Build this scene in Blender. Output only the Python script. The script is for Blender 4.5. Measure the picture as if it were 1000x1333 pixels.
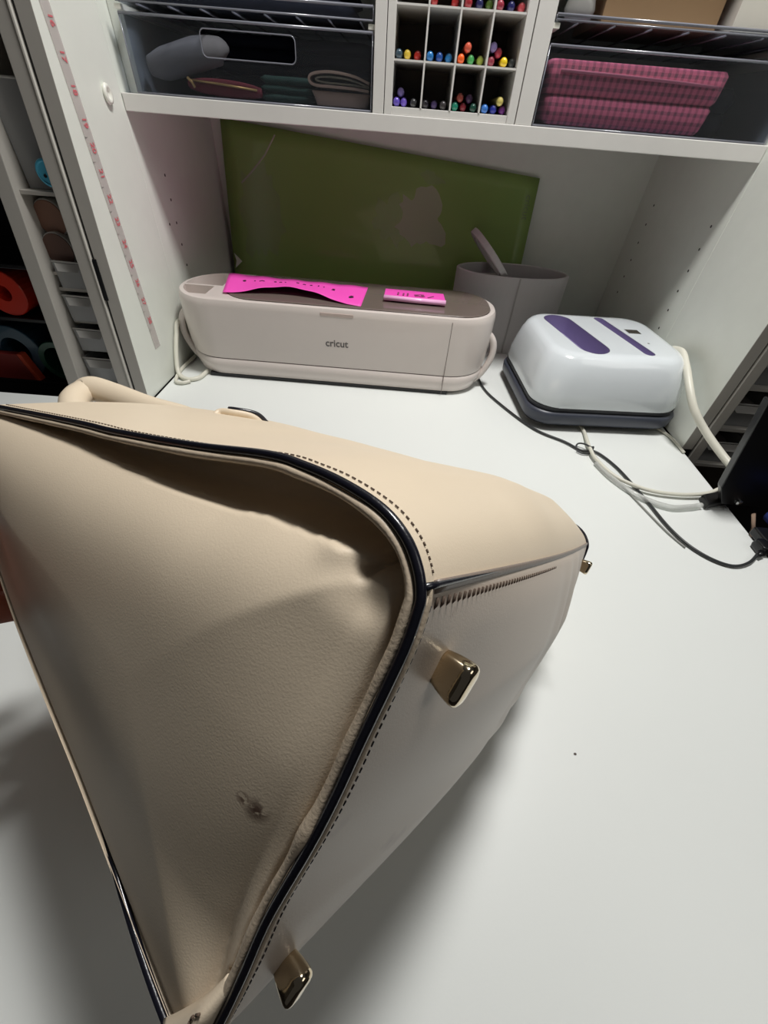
import bpy, bmesh, math, random
from mathutils import Vector, Matrix, Euler, noise
random.seed(7)
for o in list(bpy.data.objects): bpy.data.objects.remove(o, do_unlink=True)
SC = bpy.context.scene
COL = SC.collection
PI = math.pi

# ---------------------------------------------------------------- camera
cam_d = bpy.data.cameras.new('camera'); cam = bpy.data.objects.new('camera', cam_d); COL.objects.link(cam)
SC.camera = cam
FPX = 530.0
cam_d.sensor_fit = 'VERTICAL'; cam_d.sensor_height = 24.0; cam_d.lens = FPX / 1333.0 * 24.0
cam_d.clip_start = 0.01
dx, dy = 455.0 - 500.0, 1210.0 - 666.5
dn = math.hypot(dx, dy); pitch = math.atan(FPX / dn)
Fw = Vector((0, math.cos(pitch), -math.sin(pitch))); Up = Vector((0, math.sin(pitch), math.cos(pitch))); Rt = Vector((1, 0, 0))
nx, ny = dx / dn, dy / dn
# image-right and image-up axes (the phone was rolled a little under five degrees)
cx_ax = Rt * ny - Up * nx
cy_ax = Rt * nx + Up * ny
Mx = Matrix((cx_ax, cy_ax, -Fw)).transposed().to_4x4(); Mx.translation = Vector((0, 0, .36))
cam.matrix_world = Mx

# ---------------------------------------------------------------- world, lights, exposure
wd = bpy.data.worlds.new('world'); SC.world = wd; wd.use_nodes = True
wd.node_tree.nodes['Background'].inputs[0].default_value = (.80, .80, .82, 1)
wd.node_tree.nodes['Background'].inputs[1].default_value = .040
def area(name, loc, target, size, power, col=(1, 1, 1), sy=None):
    l = bpy.data.lights.new(name, 'AREA'); l.energy = power; l.color = col; l.shape = 'RECTANGLE'
    l.size = size; l.size_y = sy or size
    o = bpy.data.objects.new(name, l); COL.objects.link(o); o.location = loc
    o.rotation_euler = (Vector(target) - Vector(loc)).to_track_quat('-Z', 'Y').to_euler()
    return o
area('cabinet_lamp_light', (.19, .54, 1.32), (.19, .54, 0), .20, 15.0, (1, .985, .96))
area('side_fill_light', (1.5, -.25, 1.75), (.0, .6, .2), .9, 4.5, (1, .985, .94))  # soft fill added from the right, no real lamp there
SC.view_settings.view_transform = 'Standard'; SC.view_settings.look = 'None'
SC.view_settings.gamma = 1; SC.view_settings.use_curve_mapping = False
SC.view_settings.exposure = 0.0

# ---------------------------------------------------------------- materials
def srgb(r, g, b):
    f = lambda v: (v / 255 / 12.92) if v / 255 <= .04045 else ((v / 255 + .055) / 1.055) ** 2.4
    return (f(r), f(g), f(b), 1)
def mat(name, col, rough=.5, metal=0., var=.04, scale=40., bump=0., bscale=200., coat=0., spec=.5, trans=0.):
    m = bpy.data.materials.new(name); m.use_nodes = True; nt = m.node_tree; b = nt.nodes['Principled BSDF']
    tc = nt.nodes.new('ShaderNodeTexCoord'); n = nt.nodes.new('ShaderNodeTexNoise'); n.inputs['Scale'].default_value = scale
    n.inputs['Detail'].default_value = 4
    nt.links.new(tc.outputs['Object'], n.inputs['Vector'])
    mx = nt.nodes.new('ShaderNodeMix'); mx.data_type = 'RGBA'
    mx.inputs[6].default_value = tuple(c * (1 - var) for c in col[:3]) + (1,)
    mx.inputs[7].default_value = tuple(min(1, c * (1 + var)) for c in col[:3]) + (1,)
    nt.links.new(n.outputs['Fac'], mx.inputs[0]); nt.links.new(mx.outputs[2], b.inputs['Base Color'])
    b.inputs['Roughness'].default_value = rough; b.inputs['Metallic'].default_value = metal
    b.inputs['Coat Weight'].default_value = coat; b.inputs['Specular IOR Level'].default_value = spec
    b.inputs['Transmission Weight'].default_value = trans
    if bump:
        n2 = nt.nodes.new('ShaderNodeTexNoise'); n2.inputs['Scale'].default_value = bscale; n2.inputs['Detail'].default_value = 3
        nt.links.new(tc.outputs['Object'], n2.inputs['Vector'])
        bp = nt.nodes.new('ShaderNodeBump'); bp.inputs['Strength'].default_value = bump; bp.inputs['Distance'].default_value = .0006
        nt.links.new(n2.outputs['Fac'], bp.inputs['Height']); nt.links.new(bp.outputs['Normal'], b.inputs['Normal'])
    m['mixnode'] = mx.name
    return m
def clear(name, tint=(.85, .87, .88), gloss=.12, haze=0.0, hazecol=(.5, .5, .5)):
    m = bpy.data.materials.new(name); m.use_nodes = True; nt = m.node_tree
    for n in list(nt.nodes): nt.nodes.remove(n)
    out = nt.nodes.new('ShaderNodeOutputMaterial'); t = nt.nodes.new('ShaderNodeBsdfTransparent'); t.inputs[0].default_value = tint + (1,)
    g = nt.nodes.new('ShaderNodeBsdfGlossy'); g.inputs['Roughness'].default_value = .12
    lw = nt.nodes.new('ShaderNodeFresnel'); lw.inputs[0].default_value = 1.45
    nz = nt.nodes.new('ShaderNodeTexNoise'); nz.inputs['Scale'].default_value = 25
    mu = nt.nodes.new('ShaderNodeMath'); mu.operation = 'MULTIPLY'; mu.inputs[1].default_value = gloss * 8
    nt.links.new(lw.outputs[0], mu.inputs[0])
    bpn = nt.nodes.new('ShaderNodeBump'); bpn.inputs['Strength'].default_value = .15; bpn.inputs['Distance'].default_value = .002
    nt.links.new(nz.outputs['Fac'], bpn.inputs['Height']); nt.links.new(bpn.outputs[0], g.inputs['Normal'])
    mx = nt.nodes.new('ShaderNodeMixShader'); nt.links.new(mu.outputs[0], mx.inputs[0])
    nt.links.new(t.outputs[0], mx.inputs[1]); nt.links.new(g.outputs[0], mx.inputs[2])
    last = mx
    if haze:
        d = nt.nodes.new('ShaderNodeBsdfDiffuse'); d.inputs[0].default_value = hazecol + (1,)
        m2 = nt.nodes.new('ShaderNodeMixShader'); m2.inputs[0].default_value = haze
        nt.links.new(mx.outputs[0], m2.inputs[1]); nt.links.new(d.outputs[0], m2.inputs[2]); last = m2
    nt.links.new(last.outputs[0], out.inputs[0])
    return m

M = {}
M['white'] = mat('white_melamine', srgb(224, 227, 219), .42, bump=.05, bscale=120)
M['shelf_edge'] = mat('white_edge', srgb(226, 224, 220), .4)
M['desk'] = mat('desk_laminate', srgb(232, 235, 232), .38, var=.015, scale=6, bump=.06, bscale=400)
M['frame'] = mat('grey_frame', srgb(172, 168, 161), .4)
M['frame_lit'] = mat('grey_frame_lit', srgb(205, 201, 193), .35)  # paler frame grey, paints the highlight on the frame edge
M['dark'] = mat('dark_plastic', srgb(22, 23, 27), .45)
M['black'] = mat('black_plastic', srgb(14, 14, 17), .35)
M['hole'] = mat('hole_shadow', srgb(70, 68, 64), .8)
M['room'] = mat('room_paint', srgb(150, 146, 140), .9)
M['floor'] = mat('dark_floor', srgb(58, 52, 48), .7, var=.15)
M['cutter'] = mat('cutter_shell', srgb(216, 206, 200), .28, coat=.3, var=.015)
M['cutter_in'] = mat('cutter_tray', srgb(196, 178, 170), .45)
M['lid'] = mat('taupe_lid', srgb(112, 100, 94), .22, coat=.4, var=.02)
M['seam'] = mat('seam_line', srgb(120, 108, 104), .6)
M['pink'] = mat('pink_paper', srgb(248, 84, 194), .5, var=.02)
M['pink_lip'] = mat('pink_fold_highlight', srgb(255, 190, 235), .15, coat=.5, var=.02)  # near-white pink paints the highlight along the label's fold
M['ink'] = mat('ink', srgb(60, 20, 45), .6)
M['logo'] = mat('logo_grey', srgb(96, 90, 88), .4)
M['press'] = mat('press_shell', srgb(222, 228, 232), .16, coat=.6, var=.01)
M['press_base'] = mat('press_base', srgb(62, 66, 78), .4)
M['press_gap'] = mat('press_gap', srgb(18, 20, 30), .5)
M['purple'] = mat('purple_grip', srgb(126, 114, 158), .3, coat=.3)
M['screen'] = mat('dark_screen', srgb(60, 56, 50), .15)
M['cord'] = mat('white_cord', srgb(222, 220, 206), .4)
M['cord_grey'] = mat('grey_cord', srgb(150, 150, 146), .4)
M['bcord'] = mat('black_cord', srgb(44, 46, 48), .4)
M['paper'] = mat('white_roll', srgb(198, 194, 194), .55, var=.02)
M['paper_in'] = mat('white_roll_inner', srgb(170, 166, 164), .6)
M['gold'] = mat('champagne_metal', srgb(214, 198, 170), .10, metal=1., var=.02)
M['piping'] = mat('black_edge_paint', srgb(20, 20, 30), .28, coat=.3, bump=.15, bscale=500)
M['welt'] = mat('cream_welt', srgb(214, 196, 172), .42, bump=.25, bscale=900)
M['thread'] = mat('brown_thread', srgb(92, 76, 64), .7)
M['bind'] = mat('grey_binding', srgb(132, 118, 108), .4, bump=.2, bscale=600)
M['suede'] = mat('bag_lining', srgb(96, 78, 64), .9)
M['skin'] = mat('skin', srgb(150, 82, 62), .55, var=.06, scale=60)
M['plug'] = mat('white_plug', srgb(236, 236, 226), .3)
M['tape'] = clear('measuring_tape', (.95, .93, .92), .04, haze=.35, hazecol=(.80, .76, .74))
M['sheath'] = clear('cable_sheath', (.93, .94, .93), .10, haze=.45, hazecol=(.82, .83, .80))
M['red'] = mat('red_print', srgb(206, 104, 112), .6)
M['tote'] = clear('clear_tote', (.86, .88, .92), .035, haze=.02, hazecol=(.5, .52, .55))
M['bin'] = clear('clear_bin', (.86, .87, .88), .12, haze=.32, hazecol=(.7, .7, .7))
M['tote_edge'] = mat('tote_rim', srgb(122, 124, 134), .2, coat=.4)
M['lip_white'] = mat('bin_lip', srgb(168, 166, 162), .25, coat=.4)
M['navy'] = mat('navy_fabric', srgb(24, 30, 48), .9, bump=.3, bscale=300)
M['greyfab'] = mat('grey_fabric', srgb(110, 108, 108), .9, bump=.3, bscale=300)
M['maroon'] = mat('maroon_fabric', srgb(110, 30, 40), .8, bump=.2)
M['dgreen'] = mat('dark_green_fabric', srgb(26, 54, 44), .9, bump=.3)
M['tan'] = mat('tan_fabric', srgb(176, 148, 128), .85, bump=.3, bscale=500)
M['tan2'] = mat('olive_lining', srgb(112, 104, 84), .85)
M['zip'] = mat('brass_zip', srgb(196, 160, 104), .35, metal=.6)
M['card'] = mat('cardboard', srgb(158, 128, 94), .85)
M['whitebox'] = mat('white_box', srgb(206, 202, 192), .7)
M['redmark'] = mat('red_label', srgb(150, 50, 56), .6)
M['cyan'] = mat('cyan_plastic', srgb(84, 178, 210), .35)
M['brown'] = mat('brown_disc', srgb(118, 84, 68), .55)
M['brown_d'] = mat('dark_brown_disc', srgb(84, 58, 48), .55)
M['redroll'] = mat('red_vinyl', srgb(196, 44, 22), .35, coat=.3)
M['orange'] = mat('orange_box', srgb(206, 76, 44), .5)
M['rackred'] = mat('red_box_face', srgb(132, 40, 34), .5)
M['blueroll'] = mat('blue_vinyl', srgb(46, 78, 96), .35, coat=.3)
M['greenroll'] = mat('green_vinyl', srgb(30, 84, 62), .35, coat=.3)
M['greydisc'] = mat('grey_disc', srgb(92, 94, 94), .4)
M['violet'] = mat('violet_plastic', srgb(66, 56, 120), .5)
M['bluefab'] = mat('blue_fabric', srgb(24, 46, 120), .8)
M['steel'] = mat('steel', srgb(190, 190, 190), .25, metal=1.)
M['stain'] = mat('dark_speck', srgb(90, 80, 76), .7)

# leather with its own wear marks (scuffs with a shape of their own)
def leather(name, col, marks=(), rough=.46):
    m = mat(name, col, rough, var=.05, scale=18, bump=.10, bscale=1700, coat=0., spec=(.22 if 'gusset' in name else .4))
    nt = m.node_tree; b = nt.nodes['Principled BSDF']; src = nt.nodes[m['mixnode']].outputs[2]
    tc = nt.nodes.new('ShaderNodeTexCoord')
    for (p, r, c, thr) in marks:
        d = nt.nodes.new('ShaderNodeVectorMath'); d.operation = 'DISTANCE'; d.inputs[1].default_value = p
        nt.links.new(tc.outputs['Object'], d.inputs[0])
        n = nt.nodes.new('ShaderNodeTexNoise'); n.inputs['Scale'].default_value = 1.1 / r; n.inputs['Detail'].default_value = 4
        nt.links.new(tc.outputs['Object'], n.inputs['Vector'])
        mr = nt.nodes.new('ShaderNodeMapRange'); mr.inputs[1].default_value = r; mr.inputs[2].default_value = r * .3
        nt.links.new(d.outputs['Value'], mr.inputs[0])
        mr2 = nt.nodes.new('ShaderNodeMapRange'); mr2.inputs[1].default_value = thr; mr2.inputs[2].default_value = thr + .05
        nt.links.new(n.outputs['Fac'], mr2.inputs[0])
        mu = nt.nodes.new('ShaderNodeMath'); mu.operation = 'MULTIPLY'
        nt.links.new(mr.outputs[0], mu.inputs[0]); nt.links.new(mr2.outputs[0], mu.inputs[1])
        mx = nt.nodes.new('ShaderNodeMix'); mx.data_type = 'RGBA'; mx.inputs[7].default_value = c
        nt.links.new(mu.outputs[0], mx.inputs[0]); nt.links.new(src, mx.inputs[6]); src = mx.outputs[2]
    nt.links.new(src, b.inputs['Base Color'])
    return m
BAGC = srgb(230, 213, 188)

# ---------------------------------------------------------------- helpers
def link(name, me, m=None, parent=None, smooth=False):
    o = bpy.data.objects.new(name, me); COL.objects.link(o)
    if m is not None: me.materials.append(M[m] if isinstance(m, str) else m)
    if parent is not None: o.parent = parent
    if smooth:
        for p in me.polygons: p.use_smooth = True
    return o
def tag(o, label=None, cat=None, group=None, kind=None):
    if label: o['label'] = label
    if cat: o['category'] = cat
    if group: o['group'] = group
    if kind: o['kind'] = kind
    return o
def empty(name, loc=(0, 0, 0), label=None, cat=None, group=None, rz=0):
    o = bpy.data.objects.new(name, None); COL.objects.link(o); o.location = loc; o.rotation_euler = (0, 0, rz)
    o.empty_display_size = .02
    return tag(o, label, cat, group)
class MB:
    def __init__(s): s.v = []; s.f = []
    def add(s, vs, fs):
        k = len(s.v); s.v += [tuple(v) for v in vs]; s.f += [tuple(i + k for i in f) for f in fs]; return s
    def box(s, x0, x1, y0, y1, z0, z1, fn=None):
        vs = [(x, y, z) for z in (z0, z1) for y in (y0, y1) for x in (x0, x1)]
        if fn: vs = [fn(*v) for v in vs]
        return s.add(vs, [(0, 2, 3, 1), (4, 5, 7, 6), (0, 1, 5, 4), (2, 6, 7, 3), (0, 4, 6, 2), (1, 3, 7, 5)])
    def tube(s, pts, r, n=10, cap=True, flat=1.0, up=None):
        pts = [Vector(p) for p in pts]; N = len(pts); rings = []
        prev = None
        for i, p in enumerate(pts):
            t = (pts[min(i + 1, N - 1)] - pts[max(i - 1, 0)]).normalized()
            if prev is None:
                a = Vector(up) if up else Vector((0, 0, 1))
                if abs(a.dot(t)) > .95: a = Vector((1, 0, 0))
                u = (a - t * a.dot(t)).normalized()
            else: u = (prev - t * prev.dot(t)).normalized()
            prev = u; w = t.cross(u); rr = r[i] if isinstance(r, (list, tuple)) else r
            rings.append([p + u * math.cos(2 * PI * k / n) * rr * flat + w * math.sin(2 * PI * k / n) * rr for k in range(n)])
        vs = [v for R in rings for v in R]; fs = []
        for i in range(N - 1):
            for k in range(n):
                k2 = (k + 1) % n; fs.append((i * n + k, i * n + k2, (i + 1) * n + k2, (i + 1) * n + k))
        if cap: fs.append(tuple(range(n - 1, -1, -1))); fs.append(tuple((N - 1) * n + k for k in range(n)))
        return s.add(vs, fs)
    def loft(s, rings, cap0=True, cap1=True):
        n = len(rings[0]); vs = [v for R in rings for v in R]; fs = []
        for i in range(len(rings) - 1):
            for k in range(n):
                k2 = (k + 1) % n; fs.append((i * n + k, i * n + k2, (i + 1) * n + k2, (i + 1) * n + k))
        if cap0: fs.append(tuple(range(n - 1, -1, -1)))
        if cap1: fs.append(tuple((len(rings) - 1) * n + k for k in range(n)))
        return s.add(vs, fs)
    def grid(s, fn, nu, nv):
        vs = [fn(i / nu, j / nv) for j in range(nv + 1) for i in range(nu + 1)]
        fs = [(j * (nu + 1) + i, j * (nu + 1) + i + 1, (j + 1) * (nu + 1) + i + 1, (j + 1) * (nu + 1) + i) for j in range(nv) for i in range(nu)]
        return s.add(vs, fs)
    def mesh(s, name):
        me = bpy.data.meshes.new(name); me.from_pydata(s.v, [], s.f); me.update()
        bm = bmesh.new(); bm.from_mesh(me); bmesh.ops.recalc_face_normals(bm, faces=bm.faces); bm.to_mesh(me); bm.free()
        return me
    def build(s, name, m, parent=None, smooth=False, bevel=0, seg=2, angle=None, sub=0, solid=0):
        o = link(name, s.mesh(name), m, parent, smooth)
        if solid:
            md = o.modifiers.new('t', 'SOLIDIFY'); md.thickness = solid; md.offset = 0
        if bevel:
            md = o.modifiers.new('b', 'BEVEL'); md.width = bevel; md.segments = seg; md.limit_method = 'ANGLE'
        if sub:
            md = o.modifiers.new('s', 'SUBSURF'); md.levels = md.render_levels = sub
        return o
def apply_mods(o):
    dg = bpy.context.evaluated_depsgraph_get(); dg.update()
    me = bpy.data.meshes.new_from_object(o.evaluated_get(dg)); old = o.data
    o.modifiers.clear(); o.data = me; return o
def cut(o, cutter):
    md = o.modifiers.new('c', 'BOOLEAN'); md.operation = 'DIFFERENCE'; md.object = cutter; md.solver = 'EXACT'
    apply_mods(o); bpy.data.objects.remove(cutter, do_unlink=True)
def rrect(cx, cy, w, d, r, z, n=8, rot=0.):
    pts = []
    r = min(r, w / 2 - 1e-5, d / 2 - 1e-5)
    for (sx, sy, a0) in ((1, -1, -PI / 2), (1, 1, 0), (-1, 1, PI / 2), (-1, -1, PI)):
        for k in range(n + 1):
            a = a0 + PI / 2 * k / n
            x = sx * (w / 2 - r) + r * math.cos(a); y = sy * (d / 2 - r) + r * math.sin(a)
            pts.append((cx + x * math.cos(rot) - y * math.sin(rot), cy + x * math.sin(rot) + y * math.cos(rot), z))
    return pts
def spline(pts, n=8):
    pts = [Vector(p) for p in pts]; P = [pts[0] * 2 - pts[1]] + pts + [pts[-1] * 2 - pts[-2]]; out = []
    for i in range(1, len(P) - 2):
        for k in range(n):
            t = k / n
            out.append(.5 * ((2 * P[i]) + (P[i + 1] - P[i - 1]) * t + (2 * P[i - 1] - 5 * P[i] + 4 * P[i + 1] - P[i + 2]) * t * t + (3 * P[i] - P[i - 1] - 3 * P[i + 1] + P[i + 2]) * t ** 3))
    out.append(pts[-1]); return out
def interp(tab, x):
    if x <= tab[0][0]: return tab[0][1]
    for (a, b), (c, d) in zip(tab, tab[1:]):
        if x <= c: return b + (d - b) * (x - a) / (c - a)
    return tab[-1][1]
def text(name, s, size, m, parent, mw, align='CENTER', ext=.00015, bold=0.):
    c = bpy.data.curves.new(name, 'FONT'); c.body = s; c.size = size; c.extrude = ext; c.align_x = align; c.align_y = 'CENTER'; c.offset = bold
    t = bpy.data.objects.new('tmp', c); COL.objects.link(t)
    dg = bpy.context.evaluated_depsgraph_get(); dg.update()
    me = bpy.data.meshes.new_from_object(t.evaluated_get(dg)); bpy.data.objects.remove(t, do_unlink=True)
    o = link(name, me, m); me.transform(mw)
    if parent is not None: o.parent = parent
    return o
def frame_m(origin, xax, yax):
    x = Vector(xax).normalized(); y = Vector(yax).normalized(); z = x.cross(y)
    m = Matrix((x, y, z)).transposed().to_4x4(); m.translation = Vector(origin); return m

# ================================================================ STRUCTURE
tag(MB().box(-3, 3, -3, 2.2, -.80, -.75).build('floor', 'floor'), kind='structure')
tag(MB().box(-3, 3, 1.35, 1.40, -.75, 2.2).build('wall_back', 'room'), kind='structure')
tag(MB().box(-3.05, -3, -3, 1.40, -.75, 2.2).build('wall_left', 'room'), kind='structure')
tag(MB().box(3, 3.05, -3, 1.40, -.75, 2.2).build('wall_right', 'room'), kind='structure')

# desk
dk = empty('desk', (0, .3, 0), 'large white laminate desk top that everything stands on, spanning the lower photo', 'desk')
dk.location = (0, 0, -.75)
def dbox(x0, x1, y0, y1, z0, z1): return MB().box(x0, x1, y0, y1, z0 + .75, z1 + .75)
OUT = [(-.80, -.11), (.474, -.11), (.474, .572), (.4725, .580), (.4725, 1.06), (-.397, 1.06), (-.397, .580), (-.80, .575)]
MB().loft([[(x, y, z + .75) for x, y in OUT] for z in (-.028, 0)]).build('desk_top', 'desk', dk, bevel=.001)
for x in (-.74, .40):
    for y in (-.06, .50): dbox(x, x + .05, y, y + .05, -.75, -.0285).build('leg', 'frame', dk)
t = MB()
t.loft([rrect(0, 0, .0022, .0016, .0008, z, 3) for z in (0.0001, .0006)])
sp = t.build('desk_speck', 'stain'); sp.location = (.17, .109, 0)
tag(sp, 'tiny dark crumb lying alone on the white desk right of the handbag', 'crumb')

# ================================================================ CRAFT CABINET
cb = empty('craft_cabinet', (.038, .9, -.75), 'white craft cabinet with open cubby, shelf of totes above and peg holes in its sides', 'cabinet')
def cbox(x0, x1, y0, y1, z0, z1): return MB().box(x0 - .038, x1 - .038, y0 - .9, y1 - .9, z0 + .75, z1 + .75)
sp_l = cbox(-.420, -.400, .765, 1.08, -.75, .95).build('side_panel', 'white', cb, bevel=.0008)
sp_r = cbox(.476, .496, .765, 1.08, -.75, .95).build('side_panel', 'white', cb, bevel=.0008)
cbox(-.420, .496, 1.0801, 1.095, -.75, .95).build('back_panel', 'white', cb)
cbox(-.3995, .4755, .765, 1.0795, .343, .361).build('shelf', 'shelf_edge', cb, bevel=.0008)
cbox(-.3995, .4755, .765, 1.0795, .56, .578).build('shelf', 'shelf_edge', cb, bevel=.0008)
cbox(-.3995, .4755, .765, 1.0795, .932, .95).build('top_panel', 'white', cb)
cbox(-.060, -.0455, .766, 1.0795, .3611, .5599).build('divider', 'shelf_edge', cb, bevel=.0006)
cbox(.1325, .1545, .766, 1.0795, .3611, .5599).build('divider', 'shelf_edge', cb, bevel=.0006)
cbox(-.3995, -.3815, .790, 1.0795, .3611, .5599).build('filler_panel', 'white', cb, bevel=.0006)
# peg holes: shallow plugs in two rows each side
def peg(x, y, z, s):
    m = MB(); r = .0021
    m.loft([[(x + s * d - .038, y + r * math.cos(2 * PI * k / 10) - .9, z + r * math.sin(2 * PI * k / 10) + .75) for k in range(10)] for d in (-.0002, .0002)])
    m.build('peg_hole', 'hole', cb)
for z in (.265, .234, .203, .172, .141, .110):
    peg(.476, .801, z, 1); peg(.476, 1.016, z, 1)
for z in (.269, .237, .205, .173, .141):
    peg(-.400, .834, z, -1)
peg(-.400, .808, .207, -1)
# white bumper on the left panel front
b = MB(); R1 = []
for (r, d) in ((.0085, 0), (.0105, .002), (.0095, .0045), (.006, .005), (.0045, .0025), (.0005, .0022)):
    R1.append([(-.400 + d, .727 + r * .8 * math.cos(2 * PI * k / 20), .3585 + r * math.sin(2 * PI * k / 20)) for k in range(20)])
b.loft(R1)
tag(b.build('door_bumper', 'plug', smooth=True), 'round white ring bumper stuck on left cabinet wing near shelf end', 'bumper')

# marker organizer between the dividers
og = empty('marker_organizer', (.0435, .765, .3612), 'white cubby organizer of small square cells, two columns of totes beside it', 'organizer')
og['label'] = 'white marker organizer with four columns of small cells between the clear totes'
def obox(x0, x1, y0, y1, z0, z1): return MB().box(x0 - .0435, x1 - .0435, y0 - .765, y1 - .765, z0 - .3612, z1 - .3612)
obox(-.0445, -.0345, .766, .90, .3612, .5590).build('side_wall', 'shelf_edge', og, bevel=.0004)
obox(.1205, .1312, .766, .90, .3612, .5590).build('side_wall', 'shelf_edge', og, bevel=.0004)
obox(-.0344, .1204, .767, .90, .3612, .3690).build('cell_floor', 'shelf_edge', og, bevel=.0004)
for z in (.4120, .4570, .5020, .547):
    obox(-.0344, .1204, .767, .8995, z - .0018, z).build('cell_floor', 'shelf_edge', og)
for x in (.0042, .0430, .0820):
    obox(x - .0011, x + .0011, .7665, .8995, .3691, .546).build('cell_wall', 'shelf_edge', og)
obox(-.0445, .1312, .9002, .903, .3612, .5590).build('back_board', 'bind', og)  # grey paints the shade at the back of the white cells

# markers lying in the cells, ends toward the viewer
def mk(col): return mat('marker_' + '_'.join(str(c) for c in col), srgb(*col), .35, coat=.3, var=.02)
def marker_mesh(m, blk):
    r = .0047; R = []
    for (rr, y) in ((.002, 0), (.0037, .0012), (.0045, .0035), (r, .008), (r, .030), (r * .96, .031), (r * .96, .105)):
        R.append([(rr * math.cos(2 * PI * k / 16), y, rr * math.sin(2 * PI * k / 16)) for k in range(16)])
    return MB().loft(R)
ML = [ # x, z, colour, colour word, cell words
 (-.029,.4168,(52,74,88),'slate blue','far left cell of the middle row'), (-.0185,.4168,(232,200,72),'yellow','far left cell of the middle row'), (-.0055,.4168,(214,52,44),'red','far left cell of the middle row'),
 (.0105,.4168,(34,112,176),'blue','second cell of the middle row, leftmost'), (.0225,.4168,(36,82,160),'darker blue','second cell of the middle row, middle'), (.0345,.4168,(52,142,210),'sky blue','second cell of the middle row, rightmost'),
 (.0500,.4168,(236,98,30),'orange','third cell of the middle row'), (.0625,.4168,(76,176,96),'green','third cell of the middle row'), (.0748,.4168,(186,204,88),'lime green','third cell of the middle row'), (.0570,.4268,(238,106,80),'coral','third cell of the middle row, on top'),
 (.0885,.4168,(150,58,74),'dusky pink','right cell of the middle row, bottom left'), (.0965,.4246,(214,76,100),'pink','right cell of the middle row'), (.1045,.4168,(240,204,36),'bright yellow','right cell of the middle row'), (.0890,.4290,(150,134,196),'lavender','right cell of the middle row, on top'), (.1150,.4168,(66,72,74),'charcoal','right cell of the middle row'),
 (-.0288,.3738,(98,78,184),'purple','far left cell of the bottom row, leftmost'), (-.0192,.3738,(122,96,206),'violet','far left cell of the bottom row, beside the purple one'), (-.0240,.3830,(146,130,200),'lavender','far left cell of the bottom row, on top'), (-.0060,.3738,(58,58,60),'charcoal','far left cell of the bottom row'),
 (.0100,.3738,(36,32,40),'black','second cell of the bottom row'), (.0220,.3738,(84,66,118),'dull violet','second cell of the bottom row'), (.0340,.3738,(64,60,62),'dark grey','second cell of the bottom row'),
 (.0500,.3738,(20,132,106),'teal green','third cell of the bottom row'), (.0612,.3738,(146,46,60),'crimson','third cell of the bottom row'), (.0745,.3738,(26,74,62),'deep green','third cell of the bottom row'), (.0556,.3824,(152,66,56),'brick red','third cell of the bottom row, upper layer'), (.0682,.3822,(84,56,98),'plum','third cell of the bottom row, upper layer'),
 (.0900,.3738,(58,120,202),'blue','right cell of the bottom row'), (.1020,.3738,(48,60,168),'royal blue','right cell of the bottom row'), (.1142,.3738,(126,56,148),'magenta purple','right cell of the bottom row'), (.1086,.3820,(232,216,124),'cream yellow','right cell of the bottom row, on top'),
 (.0095,.4618,(164,44,44),'dark red','second cell of the top row'), (.0350,.4618,(204,56,56),'red','second cell of the top row'),
 (.0505,.4618,(150,38,48),'crimson','third cell of the top row'), (.0640,.4618,(34,36,88),'navy','third cell of the top row'), (.0760,.4618,(92,124,48),'olive green','third cell of the top row'),
 (.0885,.4618,(144,44,62),'wine red','right cell of the top row'), (.1020,.4618,(32,34,92),'navy','right cell of the top row'), (.1148,.4618,(214,84,92),'coral pink','right cell of the top row')]
base_me = marker_mesh(None, None).mesh('marker')
for p in base_me.polygons: p.use_smooth = True
for i, (x, z, c, w, cell) in enumerate(ML):
    me = base_me.copy(); o = link('marker', me, mk(c)); o.location = (x, .7725 + .003 * ((i * 7) % 3), z)
    if not cell.startswith(('far', 'second', 'third', 'right')): cell = cell
    tag(o, w + ' marker lying in the ' + cell.replace('far left', 'leftmost'), 'marker', 'markers in the organizer cells')

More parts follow.
